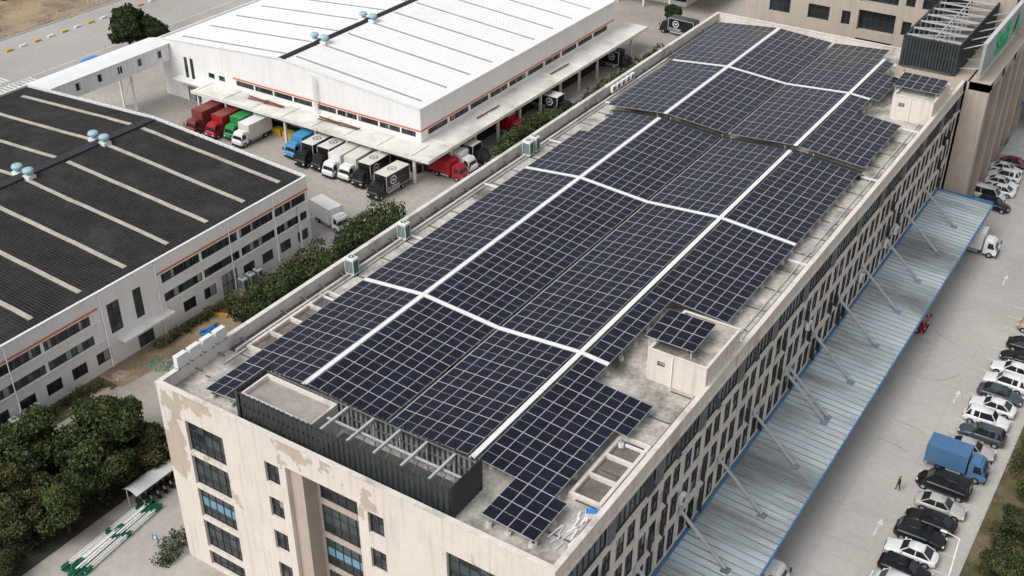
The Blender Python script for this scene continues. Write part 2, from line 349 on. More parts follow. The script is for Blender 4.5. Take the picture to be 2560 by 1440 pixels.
# ------------------------------------------------------------------ solar array
S=empty('solar_panel_array')
PW=1.134
def zx(x):
    k=[(0,19.35),(3.9,19.72),(11.0,20.4),(19.45,19.78),(28.0,20.4),(36.6,19.75),(40,19.5)]
    for (a,za),(b,zb) in zip(k,k[1:]):
        if a<=x<=b: return za+(zb-za)*(x-a)/(b-a)
    return 19.7
mb=MB()
def panel(x,y,w,l):
    g=.012; x0=x+g;x1=x+w-g;y0=y+g;y1=y+l-g; e=random.uniform(-.006,.006)
    def q(a,b,h): return (a,b,zx(a)+h+e)
    mb.hexa([q(x0,y0,-.035),q(x1,y0,-.035),q(x1,y1,-.035),q(x0,y1,-.035),q(x0,y0,0),q(x1,y0,0),q(x1,y1,0),q(x0,y1,0)],'alu')
    ym=(y0+y1)/2; f=.024
    for a,b in ((y0+f,ym-.014),(ym+.014,y1-f)):
        mb.face([q(x0+f,a,.004),q(x1-f,a,.004),q(x1-f,b,.004),q(x0+f,b,.004)],'pv')
strips={'A':(3.9,6),'B':(11.32,7),'C':(19.62,7),'D':(28.5,7)}
secs=[(6.45,22.55,7),(23.1,51.6,12),(52.2,71.4,8),(73.1,91.7,8),(92.3,110.4,8)]
for si,(ya,yb,nr) in enumerate(secs):
    pl=(yb-ya)/nr
    for s,(x0,nc) in strips.items():
        for r in range(nr):
            y=ya+r*pl
            for c in range(nc):
                if s=='D':
                    if si==0 and ((r<4 and c>5) or (r==6 and c>1)): continue
                    if si==1 and r<5 and c>1: continue
                    if si==3 and r>5 and c>1: continue
                    if si==4 and (r>5 or c>2 or (r>3 and c>0)): continue
                if s=='A' and si==2 and r>4 and c<1: continue
                panel(x0+c*PW,y,PW,pl)
            if s=='A' and si==3: panel(x0-PW,y,PW,pl)
            if s=='A' and si==4: panel(x0-PW,y,PW,pl); panel(x0-2*PW,y,PW,pl)
for r in range(2):
    for c in range(6): panel(3.9+c*PW,1.85+r*2.3,PW,2.3)
    for c in range(3,7): panel(28.5+c*PW,1.85+r*2.3,PW,2.3)
mb.obj('panels',S)
mb=MB()
def strip_y(x,y0,y1,w,m='walk',h=.02):
    z=zx(x)+h; mb.box(x-w/2,x+w/2,y0,y1,z-.05,z,m)
for a,b in ((6.2,71.5),(73.0,110.4)):
    strip_y(11.02,a,b,.46); strip_y(28.03,a,min(b,106.5),.46)
    strip_y(19.585,a,b,.06,'alu',-.02)
def strip_x(y,x0,x1,w):
    xs=[x0]+[x for x in (11.0,19.45,28.0) if x0<x<x1]+[x1]
    for a,b in zip(xs,xs[1:]):
        za,zb=zx(a)+.035,zx(b)+.035
        mb.hexa([(a,y-w/2,za-.05),(b,y-w/2,zb-.05),(b,y+w/2,zb-.05),(a,y+w/2,za-.05),(a,y-w/2,za),(b,y-w/2,zb),(b,y+w/2,zb),(a,y+w/2,za)],'walk')
strip_x(22.82,3.9,30.8,.46); strip_x(51.9,3.9,36.4,.46); strip_x(92.0,2.8,30.8,.46)
mb.box(4,36.5,71.9,72.0,19.2,19.3,'steelg'); mb.box(3.4,36.6,71.45,73.05,18.758,18.80,'gutter')
# black sheets added to paint in the shade of the expansion gap
for a,b in ((3.9,11),(11,19.45),(19.45,28),(28,36.5)):
    mb.face([(a,71.45,zx(a)-.12),(b,71.45,zx(b)-.12),(b,73.0,zx(b)-.5),(a,73.0,zx(a)-.5)],'dark')
mb.obj('walkways',S)
mb=MB()
def post(x,y):
    mb.cyl((x,y,ZD),(x,y,ZD+.38),.24,.24,'block',10); mb.box(x-.04,x+.04,y-.04,y+.04,ZD+.38,zx(x)-.06,'steelg')
for y in np.arange(2.4,110,2.6):
    for x in (4.2,10.2,12,19,20.2,27,29,): 
        if x>10.5 and y<6.5: continue
        post(x,y)
    if 15<y<22.5 or 35<y<71.5 or 73<y<87 or y<6.5: post(36.1,y)
    elif 6.5<y<15: post(34.9,y)
    else: post(30.5,y) if y<105 else None
for x in (4.3,6.4,8.5,32.3,34,36): post(x,2.2)
for y in np.arange(3,110,5.2):
    for x0,x1 in ((4,10.6),(11.4,19.2),(19.7,27.5)):
        if x0>5 and y<6.5: continue
        mb.beam((x0,y,zx(x0)-.09),(x1,y,zx(x1)-.09),.08,.1,'steelg')
mb.obj('supports',S)
def shedpv(x0,y0,nx,ny,z,name):
    S2=empty(name); m2=MB()
    for i in range(nx):
        for j in range(ny):
            xa=x0+i*PW+.012; xb=xa+PW-.024; ya=y0+j*2.28+.012; yb=ya+2.28-.024
            h=lambda y: z+(y-y0)*.05
            m2.hexa([(xa,ya,h(ya)-.035),(xb,ya,h(ya)-.035),(xb,yb,h(yb)-.035),(xa,yb,h(yb)-.035),(xa,ya,h(ya)),(xb,ya,h(ya)),(xb,yb,h(yb)),(xa,yb,h(yb))],'alu')
            ym=(ya+yb)/2
            for a,b in ((ya+.024,ym-.014),(ym+.014,yb-.024)):
                m2.face([(xa+.024,a,h(a)+.004),(xb-.024,a,h(a)+.004),(xb-.024,b,h(b)+.004),(xa+.024,b,h(b)+.004)],'pv')
    for i in (0,1):
        for j in (0,1):
            px=x0+.3+i*(nx*PW-.6); py=y0+.3+j*(ny*2.28-.6)
            m2.cyl((px,py,21.56 if px>33.9 else ZD),(px,py,z-.5),.05,.05,'steelg',8); m2.box(px-.04,px+.04,py-.04,py+.04,z-.5,z-.04,'steelg')
    m2.obj('panels',S2)
shedpv(32.8,25.4,4,2,22.5,'solar_panel_group'); shedpv(33.2,92.6,5,2,22.5,'solar_panel_group')
# ------------------------------------------------------------------ louvre screen on roof front
Lv=empty('rooftop_louver_screen'); mb=MB()
z0,z1=18.9,22.0; xa,xb,ya,yb=8.4,29.7,1.1,4.9
def slats_x(x0,x1,y,zz0,zz1,step=.5,w=.3):
    x=x0
    while x<x1-.1:
        dz=random.uniform(-.05,.05)
        mb.hexa([(x,y,zz0+dz),(x+w,y-.1,zz0+dz),(x+w,y-.05,zz0+dz),(x,y+.05,zz0+dz),(x,y,zz1+dz),(x+w,y-.1,zz1+dz),(x+w,y-.05,zz1+dz),(x,y+.05,zz1+dz)],'louver'); x+=step
def slats_y(y0,y1,x,zz0,zz1,step=.5,w=.3):
    y=y0
    while y<y1-.1:
        mb.hexa([(x-.05,y,zz0),(x+.05,y,zz0),(x+.12,y+w,zz0),(x+.05,y+w,zz0),(x-.05,y,zz1),(x+.05,y,zz1),(x+.12,y+w,zz1),(x+.05,y+w,zz1)],'louver'); y+=step
slats_x(xa,xb,ya,z0,z1,.52,.42); slats_y(ya+.1,yb,xb,z0,z1,.5,.4); slats_y(ya+.1,yb,xa,z0,z1,.5,.4); slats_x(xa,xb,yb,19.6,z1-.1,.5,.3)
for z in (19.3,20.5,21.6):
    mb.box(xa,xb,ya+.1,ya+.2,z,z+.1,'framegrey'); mb.box(xa,xb,yb-.2,yb-.1,z,z+.1,'framegrey'); mb.box(xb-.2,xb-.1,ya+.2,yb-.2,z,z+.1,'framegrey')
for x in np.arange(17.2,29.6,2.6):
    mb.beam((x,ya+.2,21.6),(x,yb-.2,21.6),.2,.2,'steelg'); mb.box(x-.06,x+.06,yb-.35,yb-.22,ZD,21.5,'steelg'); mb.beam((x,ya+.25,19),(x,yb-.3,21.4),.08,.08,'framegrey')
mb.beam((16.5,3,21.4),(xb-.2,3,21.4),.16,.14,'steelg')
mb.box(16.6,29.5,ya+.25,yb-.3,ZD,ZD+.12,'gutter')
mb.obj('slats_and_frame',Lv)
mb=MB(); mb.box(8.7,16.2,1.4,4.6,ZD+.01,21.2,'parapet'); mb.box(8.7,16.2,1.4,1.6,21.201,21.6,'parapet'); mb.box(8.7,16.2,4.4,4.6,21.201,21.6,'parapet'); mb.box(8.7,8.9,1.6,4.4,21.201,21.6,'parapet'); mb.box(16.0,16.2,1.6,4.4,21.201,21.6,'parapet')
mb.face([(8.9,1.6,21.205),(16,1.6,21.205),(16,4.4,21.205),(8.9,4.4,21.205)],'tile'); mb.obj('machine_room',Lv)
# ------------------------------------------------------------------ AC units
mb=MB(); mb.box(-.5,.5,-.4,.4,.15,1.75,'acwhite'); mb.box(-.45,.45,-.405,-.395,.3,1.55,'acgrill'); mb.box(.495,.505,-.33,.33,.3,1.55,'acgrill')
for gx in np.arange(-.4,.41,.16): mb.box(gx-.012,gx+.012,-.415,-.405,.3,1.55,'acwhite')
mb.cyl((0,0,1.75),(0,0,1.83),.33,.33,'acwhite',16); mb.cyl((0,0,1.831),(0,0,1.84),.27,.27,'acgrill',16); mb.cyl((0,0,1.841),(0,0,1.86),.09,.09,'acwhite',10); mb.box(-.48,-.38,-.38,.38,0,.15,'gutter'); mb.box(.38,.48,-.38,.38,0,.15,'gutter')
ac=mb.mesh('air_conditioner_big')
mb=MB(); mb.box(-.45,.45,-.19,.19,.1,.95,'acwhite'); mb.cyl((-.1,-.2,.52),(-.1,-.21,.52),.3,.3,'acgrill',16); mb.box(-.4,-.3,-.2,.2,0,.1,'gutter'); mb.box(.3,.4,-.2,.2,0,.1,'gutter'); mb.box(.4,.46,-.1,.1,.3,.6,'acwhite')
ac2=mb.mesh('air_conditioner_small')
for x,y in ((1.35,24.0),(1.3,32.4),(1.4,56.3),(1.4,57.7)): inst('air_conditioner_unit',ac,(x,y,18.8),0,1.1)
for i in range(4): inst('air_conditioner_unit',ac2,(.25,2.8+i*1.5,20.06),-math.pi/2,1.35)
for i in range(5): inst('air_conditioner_unit',ac2,(1.0,78+i*1.3,19.2),math.pi/2,1)
for i in range(3): inst('air_conditioner_unit',ac,(-28.6,2.6+i*1.4,0),0,1.0); inst('air_conditioner_unit',ac,(-28.6,36.5+i*1.35,0),0,1.0)
for y,z in ((20.5,11.2),(77,8.9),(81,8.9),(68,8.7),(12.5,5.9),(49.8,12.4)): inst('air_conditioner_unit',ac2,(W+.4,y,z-.6),math.pi/2,1)
# ------------------------------------------------------------------ right canopy
C=empty('loading_canopy'); mb=MB()
x0,x1,y0,y1=W+.3,46.9,8.0,102.3
zi,zo=5.3,4.85
mb.hexa([(x0,y0,zi-.12),(x1,y0,zo-.12),(x1,y1,zo-.12),(x0,y1,zi-.12),(x0,y0,zi),(x1,y0,zo),(x1,y1,zo),(x0,y1,zi)],'canopyb')
y=y0+.2;k=0
while y<y1-.2:
    w_=.08 if k%3==0 else .045
    mb.hexa([(x0,y,zi),(x1,y,zo),(x1,y+w_,zo),(x0,y+w_,zi),(x0,y,zi+.05),(x1,y,zo+.05),(x1,y+w_,zo+.05),(x0,y+w_,zi+.05)],'ribblue' if k%3==0 else 'canopyb'); y+=.3; k+=1
mb.obj('roof_sheet',C); mb=MB()
mb.box(x1+.002,x1+.12,y0,y1,zo-.35,zo+.1,'blue'); mb.box(x0,x1,y1+.002,y1+.12,zo-.2,zi+.1,'blue'); mb.box(x0-.2,x0-.002,y0,y1,zi-.2,zi+.25,'blue')
ys=np.arange(13.0,101,8.03)
def rod(y):
    mb.cyl((W+.15,y,9.2),(44.2,y-.4,5.3),.17,.17,'rod',10); mb.box(43.9,44.6,y-.75,y-.05,5.06,5.2,'ribblue'); mb.box(W+.12,W+.3,y-.25,y+.25,8.85,9.5,'rod')
for y in ys:
    mb.box(x0,x1,y-.1,y+.1,4.3,4.7,'blue'); rod(y)
rod(ys[4]+.9)
for xx in (41.8,44.6):
    for y in np.arange(y0+1,y1,1.6): mb.cyl((xx,y,5.1-.06*(xx-41)),(xx,y,5.21-.06*(xx-41)),.06,.06,'ribblue',6)
mb.obj('steelwork',C)
mb=MB(); mb.box(W+.32,41.5,6,104,0,1.1,'parapet')
for y in np.arange(10,103,4): mb.box(41.5,41.65,y,y+1.2,.5,1.0,'rubber')
mb.obj('loading_dock')
# ------------------------------------------------------------------ warehouses
def vent(name,loc,parent=None):
    mb=MB(); mb.box(-.6,.6,-.6,.6,-.3,.25,'white'); mb.cyl((0,0,.25),(0,0,.6),.32,.4,'teal',12)
    R=[]
    for z,r in ((.6,.55),(.75,.72),(.95,.74),(1.15,.62),(1.28,.3)):
        R.append([(math.cos(t)*r,math.sin(t)*r,z) for t in np.linspace(0,2*math.pi,16,endpoint=False)])
    mb.rings(R,'teal')
    for i in range(16):
        t=2*math.pi*i/16; mb.beam((math.cos(t)*.73,math.sin(t)*.73,.7),(math.cos(t+.2)*.6,math.sin(t+.2)*.6,1.18),.03,.06,'white')
    return mb.obj(name,parent,loc)
def gable(name,xa,xb,ya,yb,ze,zr,roofm,ribm,skym,ridm,rs,sky_y,skw,front_holes,right_holes,ribstep):
    E=empty(name); xm=(xa+xb)/2; mb=MB()
    zf=lambda x: ze+(zr-ze)*(1-abs(x-xm)/(xb-xm))
    wall(mb,'x',xb,1,ya,yb,0,ze+.25,right_holes,'white',.12)
    wall(mb,'y',ya,-1,xa,xb,0,ze-.3,front_holes,'white',.15)
    mb.face([(xa,ya,ze-.3),(xb,ya,ze-.3),(xb,ya,ze+.25),(xm,ya,zr+.25),(xa,ya,ze+.25)],'white')
    mb.face([(xa,ya,0),(xa,yb,0),(xa,yb,ze+.25),(xa,ya,ze+.25)],'white'); mb.face([(xa,yb,0),(xb,yb,0),(xb,yb,ze+.25),(xm,yb,zr+.25),(xa,yb,ze+.25)],'white')
    for yy in (ya,yb):
        for a,b in ((xa,xm),(xm,xb)):
            mb.beam((a,yy,zf(a)+.28),(b,yy,zf(b)+.28),.3,.08,'white'); 
            mb.face([(a,yy+(.14 if yy==ya else -.14),zf(a)-.1),(b,yy+(.14 if yy==ya else -.14),zf(b)-.1),(b,yy+(.14 if yy==ya else -.14),zf(b)+.25),(a,yy+(.14 if yy==ya else -.14),zf(a)+.25)],'white')
    for xx in (xa,xb):
        mb.box(xx-.15,xx+.15,ya,yb,ze+.25,ze+.33,'white'); 
        d=-.15 if xx==xb else .15
        mb.face([(xx+d,ya,ze-.1),(xx+d,yb,ze-.1),(xx+d,yb,ze+.25),(xx+d,ya,ze+.25)],'white')
    mb.obj('walls',E)
    mb=MB()
    mb.face([(xa+.02,ya+.02,ze),(xm,ya+.02,zr),(xm,yb-.02,zr),(xa+.02,yb-.02,ze)],roofm); mb.face([(xb-.02,ya+.02,ze),(xm,ya+.02,zr),(xm,yb-.02,zr),(xb-.02,yb-.02,ze)],roofm)
    y=ya+.5
    while y<yb-.4:
        for a,b in ((xa+.2,xm),(xm,xb-.2)):
            za,zb=zf(a),zf(b)
            mb.hexa([(a,y,za),(b,y,zb),(b,y+.09,zb),(a,y+.09,za),(a,y+.02,za+.07),(b,y+.02,zb+.07),(b,y+.07,zb+.07),(a,y+.07,za+.07)],ribm)
        y+=ribstep
    for yy in sky_y:
        for a,b in ((xa+3,xm-1.2),(xm+1.2,xb-1.8)):
            n=9; j=random.uniform(-.04,.04); jp=j
            for i in range(n):
                p=a+(b-a)*i/n; q=a+(b-a)*(i+1)/n; jp=j; j=j*.6+random.uniform(-.05,.05)*(1 if skw>.6 else .3)
                zp,zq=zf(p)+.085,zf(q)+.085; h=skw/2
                mb.hexa([(p,yy-h+jp,zp-.08),(q,yy-h+j,zq-.08),(q,yy+h+j,zq-.08),(p,yy+h+jp,zp-.08),(p,yy-h+jp,zp),(q,yy-h+j,zq),(q,yy+h+j,zq),(p,yy+h+jp,zp)],skym)
    mb.box(xm-rs,xm+rs,ya+.3,yb-.5,zr-.1,zr+.22,ridm)
    mb.obj('roof',E)
    return E
rh=[]
y=-24
while y<15: 
    rh.append((y,y+6.1,6.6,7.8,12,1)); rh.append((y,y+6.1,4.0,5.15,8,1)) ; y+=6.5
y=25
while y<50:
    rh.append((y,min(y+6.0,50),6.6,7.8,12,1)); rh.append((y,min(y+6.0,50),4.0,5.15,8,1)); y+=6.4
for y in list(np.arange(-23,15,3.4))+list(np.arange(27.5,49,3.4)):
    if 34<y<37: rh.append((y-.4,y+2.3,0.05,3.0,3,2,'glass4')); continue
    rh.append((y,y+2.0,1.1,2.6,2,1))
rh.append((17.0,18.7,4.0,7.9,2,4)); rh.append((20.7,21.9,4.0,7.9,2,4)); rh.append((20.3,22.6,.05,2.7,2,1))
A=gable('black_roof_warehouse',-86.5,-29.5,-34,50.5,9.75,11.3,'blackroof','blackrib','sky_b','ridge2',.75,[47.4-6.4*i for i in range(12)],.62,[],rh,.42)
mb=MB(); mb.box(-29.5,-29.42,-34,15.8,8.05,8.25,'orange'); mb.box(-29.5,-29.42,24.4,50.5,8.05,8.25,'orange')
mb.box(-29.5,-28.0,17.5,25,3.0,3.25,'canopyw')
for y in (-8,4,16.2,24.2,36,44): mb.cyl((-29.4,y,0),(-29.4,y,9.8),.06,.06,'white',8)
mb.cyl((-29.3,48.3,0),(-29.3,48.3,6.5),.16,.16,'steelg',10)
for y0,y1 in ((-34,15.8),(24.4,50.4)):
    mb.box(-29.5,-29.35,y0,y1,3.85,3.95,'white'); mb.box(-29.5,-29.35,y0,y1,6.45,6.55,'white')
for i in range(60): 
    x=-86+i*.95; mb.box(x,x+.05,50.2,50.25,9.9+1.55*(1-abs(x+58)/28.5),10.5+1.55*(1-abs(x+58)/28.5),'white')
mb.obj('trim',A)
for x in (-57.0,-59.2):
    for y in (41,28.8,14): vent('roof_vent',(x,y,11.4))
fh=[]
for x in list(np.arange(-68,-52,4.2))+list(np.arange(-50.5,-32,4.2)): fh.append((x,min(x+3.9,-31),5.3,6.2,8,1))
for x in (-80,-78.6): fh.append((x,x+.8,3.5,7.8,1,3))
for x in (-74.4,-72): fh.append((x,x+1.4,5.3,6.2,2,1))
for x in np.arange(-68,-31,6.2): fh.append((x,x+5.2,1.1,3.9,1,1,'dark',1.2))
fh.append((-80,-77,.05,2.6,2,1))
rhB=[]
for y in np.arange(78,134,5.6): rhB.append((y,y+5.0,5.3,6.2,10,1)); rhB.append((y+.2,y+4.8,1.1,3.9,1,1,'dark',1.2))
Bw=gable('white_roof_warehouse',-85.5,-30.0,76.2,136,9.8,11.9,'whiteroof','roofrib','sky_g','ridge',.5,[79+6.35*i for i in range(9)],.3,fh,rhB,.8)
mb=MB(); mb.box(-68.6,-30,76.1,76.2,6.4,6.6,'orange'); mb.box(-30,-29.9,76.2,136,6.4,6.6,'orange')
for z in np.arange(4.6,10.5,.35): mb.box(-50.6,-50.0,75.85,75.9,z,z+.05,'white')
mb.box(-50.65,-50.6,75.8,75.95,4.6,10.9,'white'); mb.box(-50.0,-49.95,75.8,75.95,4.6,10.9,'white')
for z in np.arange(6,10.9,.7): mb.box(-50.75,-49.85,75.3,75.35,z,z+.06,'white'); mb.box(-50.75,-50.7,75.3,76.1,z,z+.06,'white'); mb.box(-49.9,-49.85,75.3,76.1,z,z+.06,'white')
mb.obj('trim',Bw)
mb=MB(); 
mb.box(-74,-25.3,71.6,76.19,4.35,4.6,'canopyw'); mb.box(-29.99,-25.3,76.191,141,4.35,4.6,'canopyw'); mb.box(-81.5,-74,74.4,76.19,4.0,4.2,'canopyw')
mb.box(-74,-25.2,71.5,71.6,4.2,4.7,'canopyw'); mb.box(-25.3,-25.2,71.6,141,4.2,4.7,'canopyw')
for x in np.arange(-73.5,-26,6.4): mb.box(x,x+.35,72.2,72.55,0,4.35,'canopyw'); mb.box(x,x+.2,71.7,76.1,4.6,4.72,'canopyw')
for y in np.arange(78,140,6.4): mb.box(-26.2,-25.85,y,y+.35,0,4.35,'canopyw'); mb.box(-29.9,-25.4,y,y+.2,4.6,4.72,'canopyw')
for a in (-64,-60.5,-49,-45): mb.beam((a,74.9,4.85),(a+4.4,74.6,4.9),.25,.12,'rust'); mb.beam((a+.3,74.2,4.8),(a+4.0,74.4,4.85),.18,.12,'rust')
for y in (88,110): mb.beam((-28,y,4.8),(-27.8,y+6,4.85),.2,.12,'rust')
mb.obj('dock_canopy',Bw)
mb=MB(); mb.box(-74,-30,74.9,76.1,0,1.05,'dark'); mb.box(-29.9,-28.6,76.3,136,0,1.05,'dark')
for x in np.arange(-58.5,-51,2.3): mb.box(x,x+1.9,73.6,74.8,0,1.0,'yellow')
mb.obj('loading_ramps',Bw)
for y in (86,98.5,118): 
    for x in (-56.7,-58.8): vent('roof_vent',(x,y,12.0))
mb=MB(); mb.box(-87.6,-83.2,50.6,76.1,6.6,9.6,'white'); mb.hexa([(-87.9,50.6,9.6),(-82.9,50.6,9.6),(-82.9,76.1,9.6),(-87.9,76.1,9.6),(-85.6,50.6,10.1),(-85.2,50.6,10.1),(-85.2,76.1,10.1),(-85.6,76.1,10.1)],'whiteroof')
for y in np.arange(52.5,75,4.2): mb.box(-83.2,-83.15,y,y+.8,7.6,8.8,'glass'); 
for y in (57,68,): 
    for x in (-87,-84): mb.cyl((x,y,0),(x,y,6.6),.2,.2,'white',10)
    mb.beam((-87,y,1),(-84,y,6),.1,.1,'white')
for y in np.arange(51,76,.9): mb.box(-83.2,-83.14,y,y+.08,6.7,9.55,'whiteroof')
mb.obj('covered_bridge')
# ------------------------------------------------------------------ far buildings
E=empty('office_building'); mb=MB()
hh=[]
for x in (3,9.5,): 
    for z in (8,12.5,17,21.5): hh.append((x,x+3.5,z,z+2.3,3,2,'glass'))
for x in (15,24.5): 
    for z in (8,12.5,17,21.5): hh.append((x,x+1.4,z,z+2.2,2,1,'glass'))
for z in (8,12.5,17,21.5): hh.append((17.6,23.4,z-.4,z+2.8,6,2,'glass',1.0)); hh.append((27,34,z,z+2.8,5,2,'glass'))
wall(mb,'y',127,-1,-1,40,0,27,hh,'stucco3',.4)
h3=[]
for y in np.arange(129,200,7):
    for z in (1,6,11,16): h3.append((y,y+4.6,z,z+3.8,4,2,'glass',1.2))
wall(mb,'x',40,1,127,205,0,27,h3,'stucco3')
for y in np.arange(127,205,7): mb.box(40,42.2,y,y+1.5,0,21.5,'stucco3')
mb.face([(-1,127,0),(-1,205,0),(-1,205,27),(-1,127,27)],'stucco'); mb.face([(-1,127,27),(40,127,27),(40,205,27),(-1,205,27)],'deck'); mb.box(-1.2,40.2,126.8,127.2,25.8,27.3,'stucco')
mb.face([(-1,205,0),(40,205,0),(40,205,27),(-1,205,27)],'stucco')
mb.obj('walls',E)
mb=MB(); mb.box(30.0,39.6,105.4,126.9,0,20.15,'stucco3')
h4=[(y,y+4.2,z,z+3.2,4,2,'glass',.3) for y in (107.6,114.4,121.2) for z in (5.5,10,14.5)]
wall(mb,'x',39.9,1,105.4,126.9,0,20.1,h4,'stucco3')
mb.face([(39.3,105.4,0),(39.9,105.4,0),(39.9,105.4,20.1),(39.3,105.4,20.1)],'stucco3')
for y in (105.5,112.3,119.1): mb.box(39.9,42.6,y,y+1.5,0,20.1,'stucco3')
mb.box(39.9,42.6,105.5,126.9,19.0,20.2,'stucco3')
mb.obj('link_block',E)
mb=MB(); 
for i in range(8): mb.box(42.7,47.5-i*.35,128,138,i*.16,(i+1)*.16,'kerb')
mb.obj('entrance_steps',E)
mb=MB(); mb.box(42.3,49,140,165,5.2,5.6,'canopyw'); mb.box(49,49.15,140,165,5.0,5.8,'blue'); mb.box(42.3,49,139.85,140,5.0,5.8,'blue')
for y in (141,150,160): mb.box(48.3,48.7,y,y+.4,0,5.2,'canopyw')
mb.obj('entrance_canopy')
T=empty('louver_frame_structure'); mb=MB()
lx0,lx1,ly=30.2,37.7,105.9
slats_x(lx0,lx1,ly,20.2,24.6,.42,.34); slats_y(ly,160,lx0,20.2,24.6,.42,.34); slats_y(ly,160,lx1,20.2,24.6,.42,.34)
mb.box(lx0+.3,lx1-.3,ly+.4,ly+.5,20.2,24.3,'louver')
for z in (20.4,22.3,24.3): mb.box(lx0+.05,lx0+.2,ly+.1,160,z,z+.15,'framegrey'); mb.box(lx1-.2,lx1-.05,ly+.1,160,z,z+.15,'framegrey'); mb.box(lx0+.1,lx1-.05,ly+.07,ly+.2,z,z+.15,'framegrey')
for i,y in enumerate(np.arange(ly+.8,160,3.2)):
    mb.beam((lx0,y,24.4),(lx1,y,24.4),.18,.2,'steelg'); mb.beam((lx0,y,22.4),(lx1,y,22.4),.14,.16,'steelg'); mb.beam((lx0,y,24.4),(lx1,y+3.2,24.4),.11,.1,'steelg')
    for x in (lx0+.2,34,lx1-.2): mb.box(x-.09,x+.09,y-.09,y+.09,20.2,24.3,'steelg')
mb.beam((34,ly+.6,24.4),(34,160,24.4),.16,.2,'steelg')
mb.box(lx0+.4,lx1-.4,105.6,160,20.2,20.4,'gutter')
mb.obj('frame',T)
G=empty('building_sign'); mb=MB()
gx=40.6; gy=105.6; gz0,gz1=20.9,25.4
mb.box(gx,gx+.4,gy,165,gz0,gz1,'signp'); 
for y in np.arange(gy+2,165,4): mb.box(gx+.4,gx+.42,y,y+.06,gz0,gz1,'alu'); mb.beam((lx1,y,23.5),(gx,y,gz1-.6),.12,.12,'steelg'); mb.beam((lx1,y,20.8),(gx,y,gz0+.4),.12,.12,'steelg')
mb.box(gx-.05,gx+.5,gy,165,gz1,gz1+.15,'alu')
mb.obj('sign_panel',G)
text('sign_letters','Smil',4.3,(gx+.5,112.0,gz0+.9),(math.pi/2,0,math.pi/2),'green',G,.12,.05)
mb=MB(); mb.face([(gx+.6,122.8,gz0+.9),(gx+.6,126.4,gz0+.9),(gx+.6,124.6,gz1-.6)],'green'); mb.obj('sign_mark',G)
E=empty('warehouse'); mb=MB(); mb.box(-75,-30,168,230,0,9,'white'); mb.box(-76,-24,163,168,4.3,4.6,'canopyw'); mb.box(-30,-24,168,230,4.3,4.6,'canopyw')
for x in np.arange(-74,-26,6): mb.box(x,x+.35,163.5,163.9,0,4.3,'canopyw')
mb.box(-74,-30.1,167.9,168,1,3.9,'dark'); mb.face([(-75,168,9.01),(-30,168,9.01),(-30,230,9.01),(-75,230,9.01)],'whiteroof')
mb.obj('walls',E)
E=empty('warehouse'); mb=MB(); mb.box(-200,-150,130,260,0,8,'white'); mb.box(-200.3,-149.7,129.7,260.3,8,8.3,'blackroof'); mb.obj('walls',E)
E=empty('storage_shed'); mb=MB(); mb.box(-172,-152,92,112,0,3.2,'ridge2'); mb.box(-172.5,-151.5,91.5,112.5,3.2,3.5,'tile'); mb.obj('walls',E)
mb=MB()
for y in np.arange(66,128,2.5): mb.box(-133.2,-133.1,y,y+.1,0,2,'steelg')
for z in (.3,1,1.9): mb.box(-133.19,-133.12,66,128,z,z+.05,'steelg')
mb.obj('fence')
mb=MB(); mb.box(-1,1,-1.5,1.5,0,2.2,'framegrey'); mb.hexa([(-1.4,-1.9,2.2),(1.4,-1.9,2.2),(1.4,1.9,2.2),(-1.4,1.9,2.2),(-1.1,-1.6,2.7),(1.1,-1.6,2.7),(1.1,1.6,2.7),(-1.1,1.6,2.7)],'bluetarp'); mb.obj('guard_booth',None,(-103.5,75.5,0))
mb=MB()
for i in range(26): 
    x=random.uniform(-2.5,2.5);y=random.uniform(-2,2); mb.beam((x,y,.1+.1*(i%4)),(x+random.uniform(1,2.4),y+random.uniform(-1,1),.15+.1*(i%4)),.3,.12,'orange' if i%3 else 'rust')
mb.obj('timber_pile',None,(-141,79,.02))
# ------------------------------------------------------------------ foliage
def foliage(mb_name,clumps,n,leaf,mats,trunks=()):
    mb=MB(); V=[];F=[];MI=[]
    ids=[mb.mi(m) for m in mats]; o=0
    for (cx,cy,cz,rx,ry,rz,w) in clumps:
        k=int(n*w)
        d=rng.normal(size=(k,3)); d/=np.linalg.norm(d,axis=1)[:,None]
        rad=rng.uniform(.5,1.05,k)**.6
        lump=1+.18*np.sin(d[:,0]*5+cx*3)*np.sin(d[:,1]*5+cy)+.14*np.sin(d[:,2]*7+cx)
        P=np.array([cx,cy,cz])+d*np.array([rx,ry,rz])*(rad*lump)[:,None]
        P[:,2]=np.maximum(P[:,2],.08)
        a=rng.normal(size=(k,3))+d*.9; a/=np.linalg.norm(a,axis=1)[:,None]
        t=np.cross(a,rng.normal(size=(k,3))); t/=np.linalg.norm(t,axis=1)[:,None]; b=np.cross(a,t)
        s=leaf*rng.uniform(.6,1.5,k)[:,None]
        arr=np.stack([P+t*s-b*s*.2,P+b*s*.8,P-t*s+b*s*.2,P-b*s*.8],1).reshape(-1,3); V.append(arr)
        F+= [(o+4*i,o+4*i+1,o+4*i+2,o+4*i+3) for i in range(k)]; o+=4*k
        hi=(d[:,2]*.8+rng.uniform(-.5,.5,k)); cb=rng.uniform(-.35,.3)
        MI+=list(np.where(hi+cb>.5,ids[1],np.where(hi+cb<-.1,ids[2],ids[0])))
    mb.v=[tuple(p) for p in np.concatenate(V)]; mb.f=F; mb.m=[int(i) for i in MI]; mb.sm=[False]*len(F)
    for (a,b,r0,r1) in trunks: mb.cyl(a,b,r0,r1,'bark',7)
    return mb.mesh(mb_name)
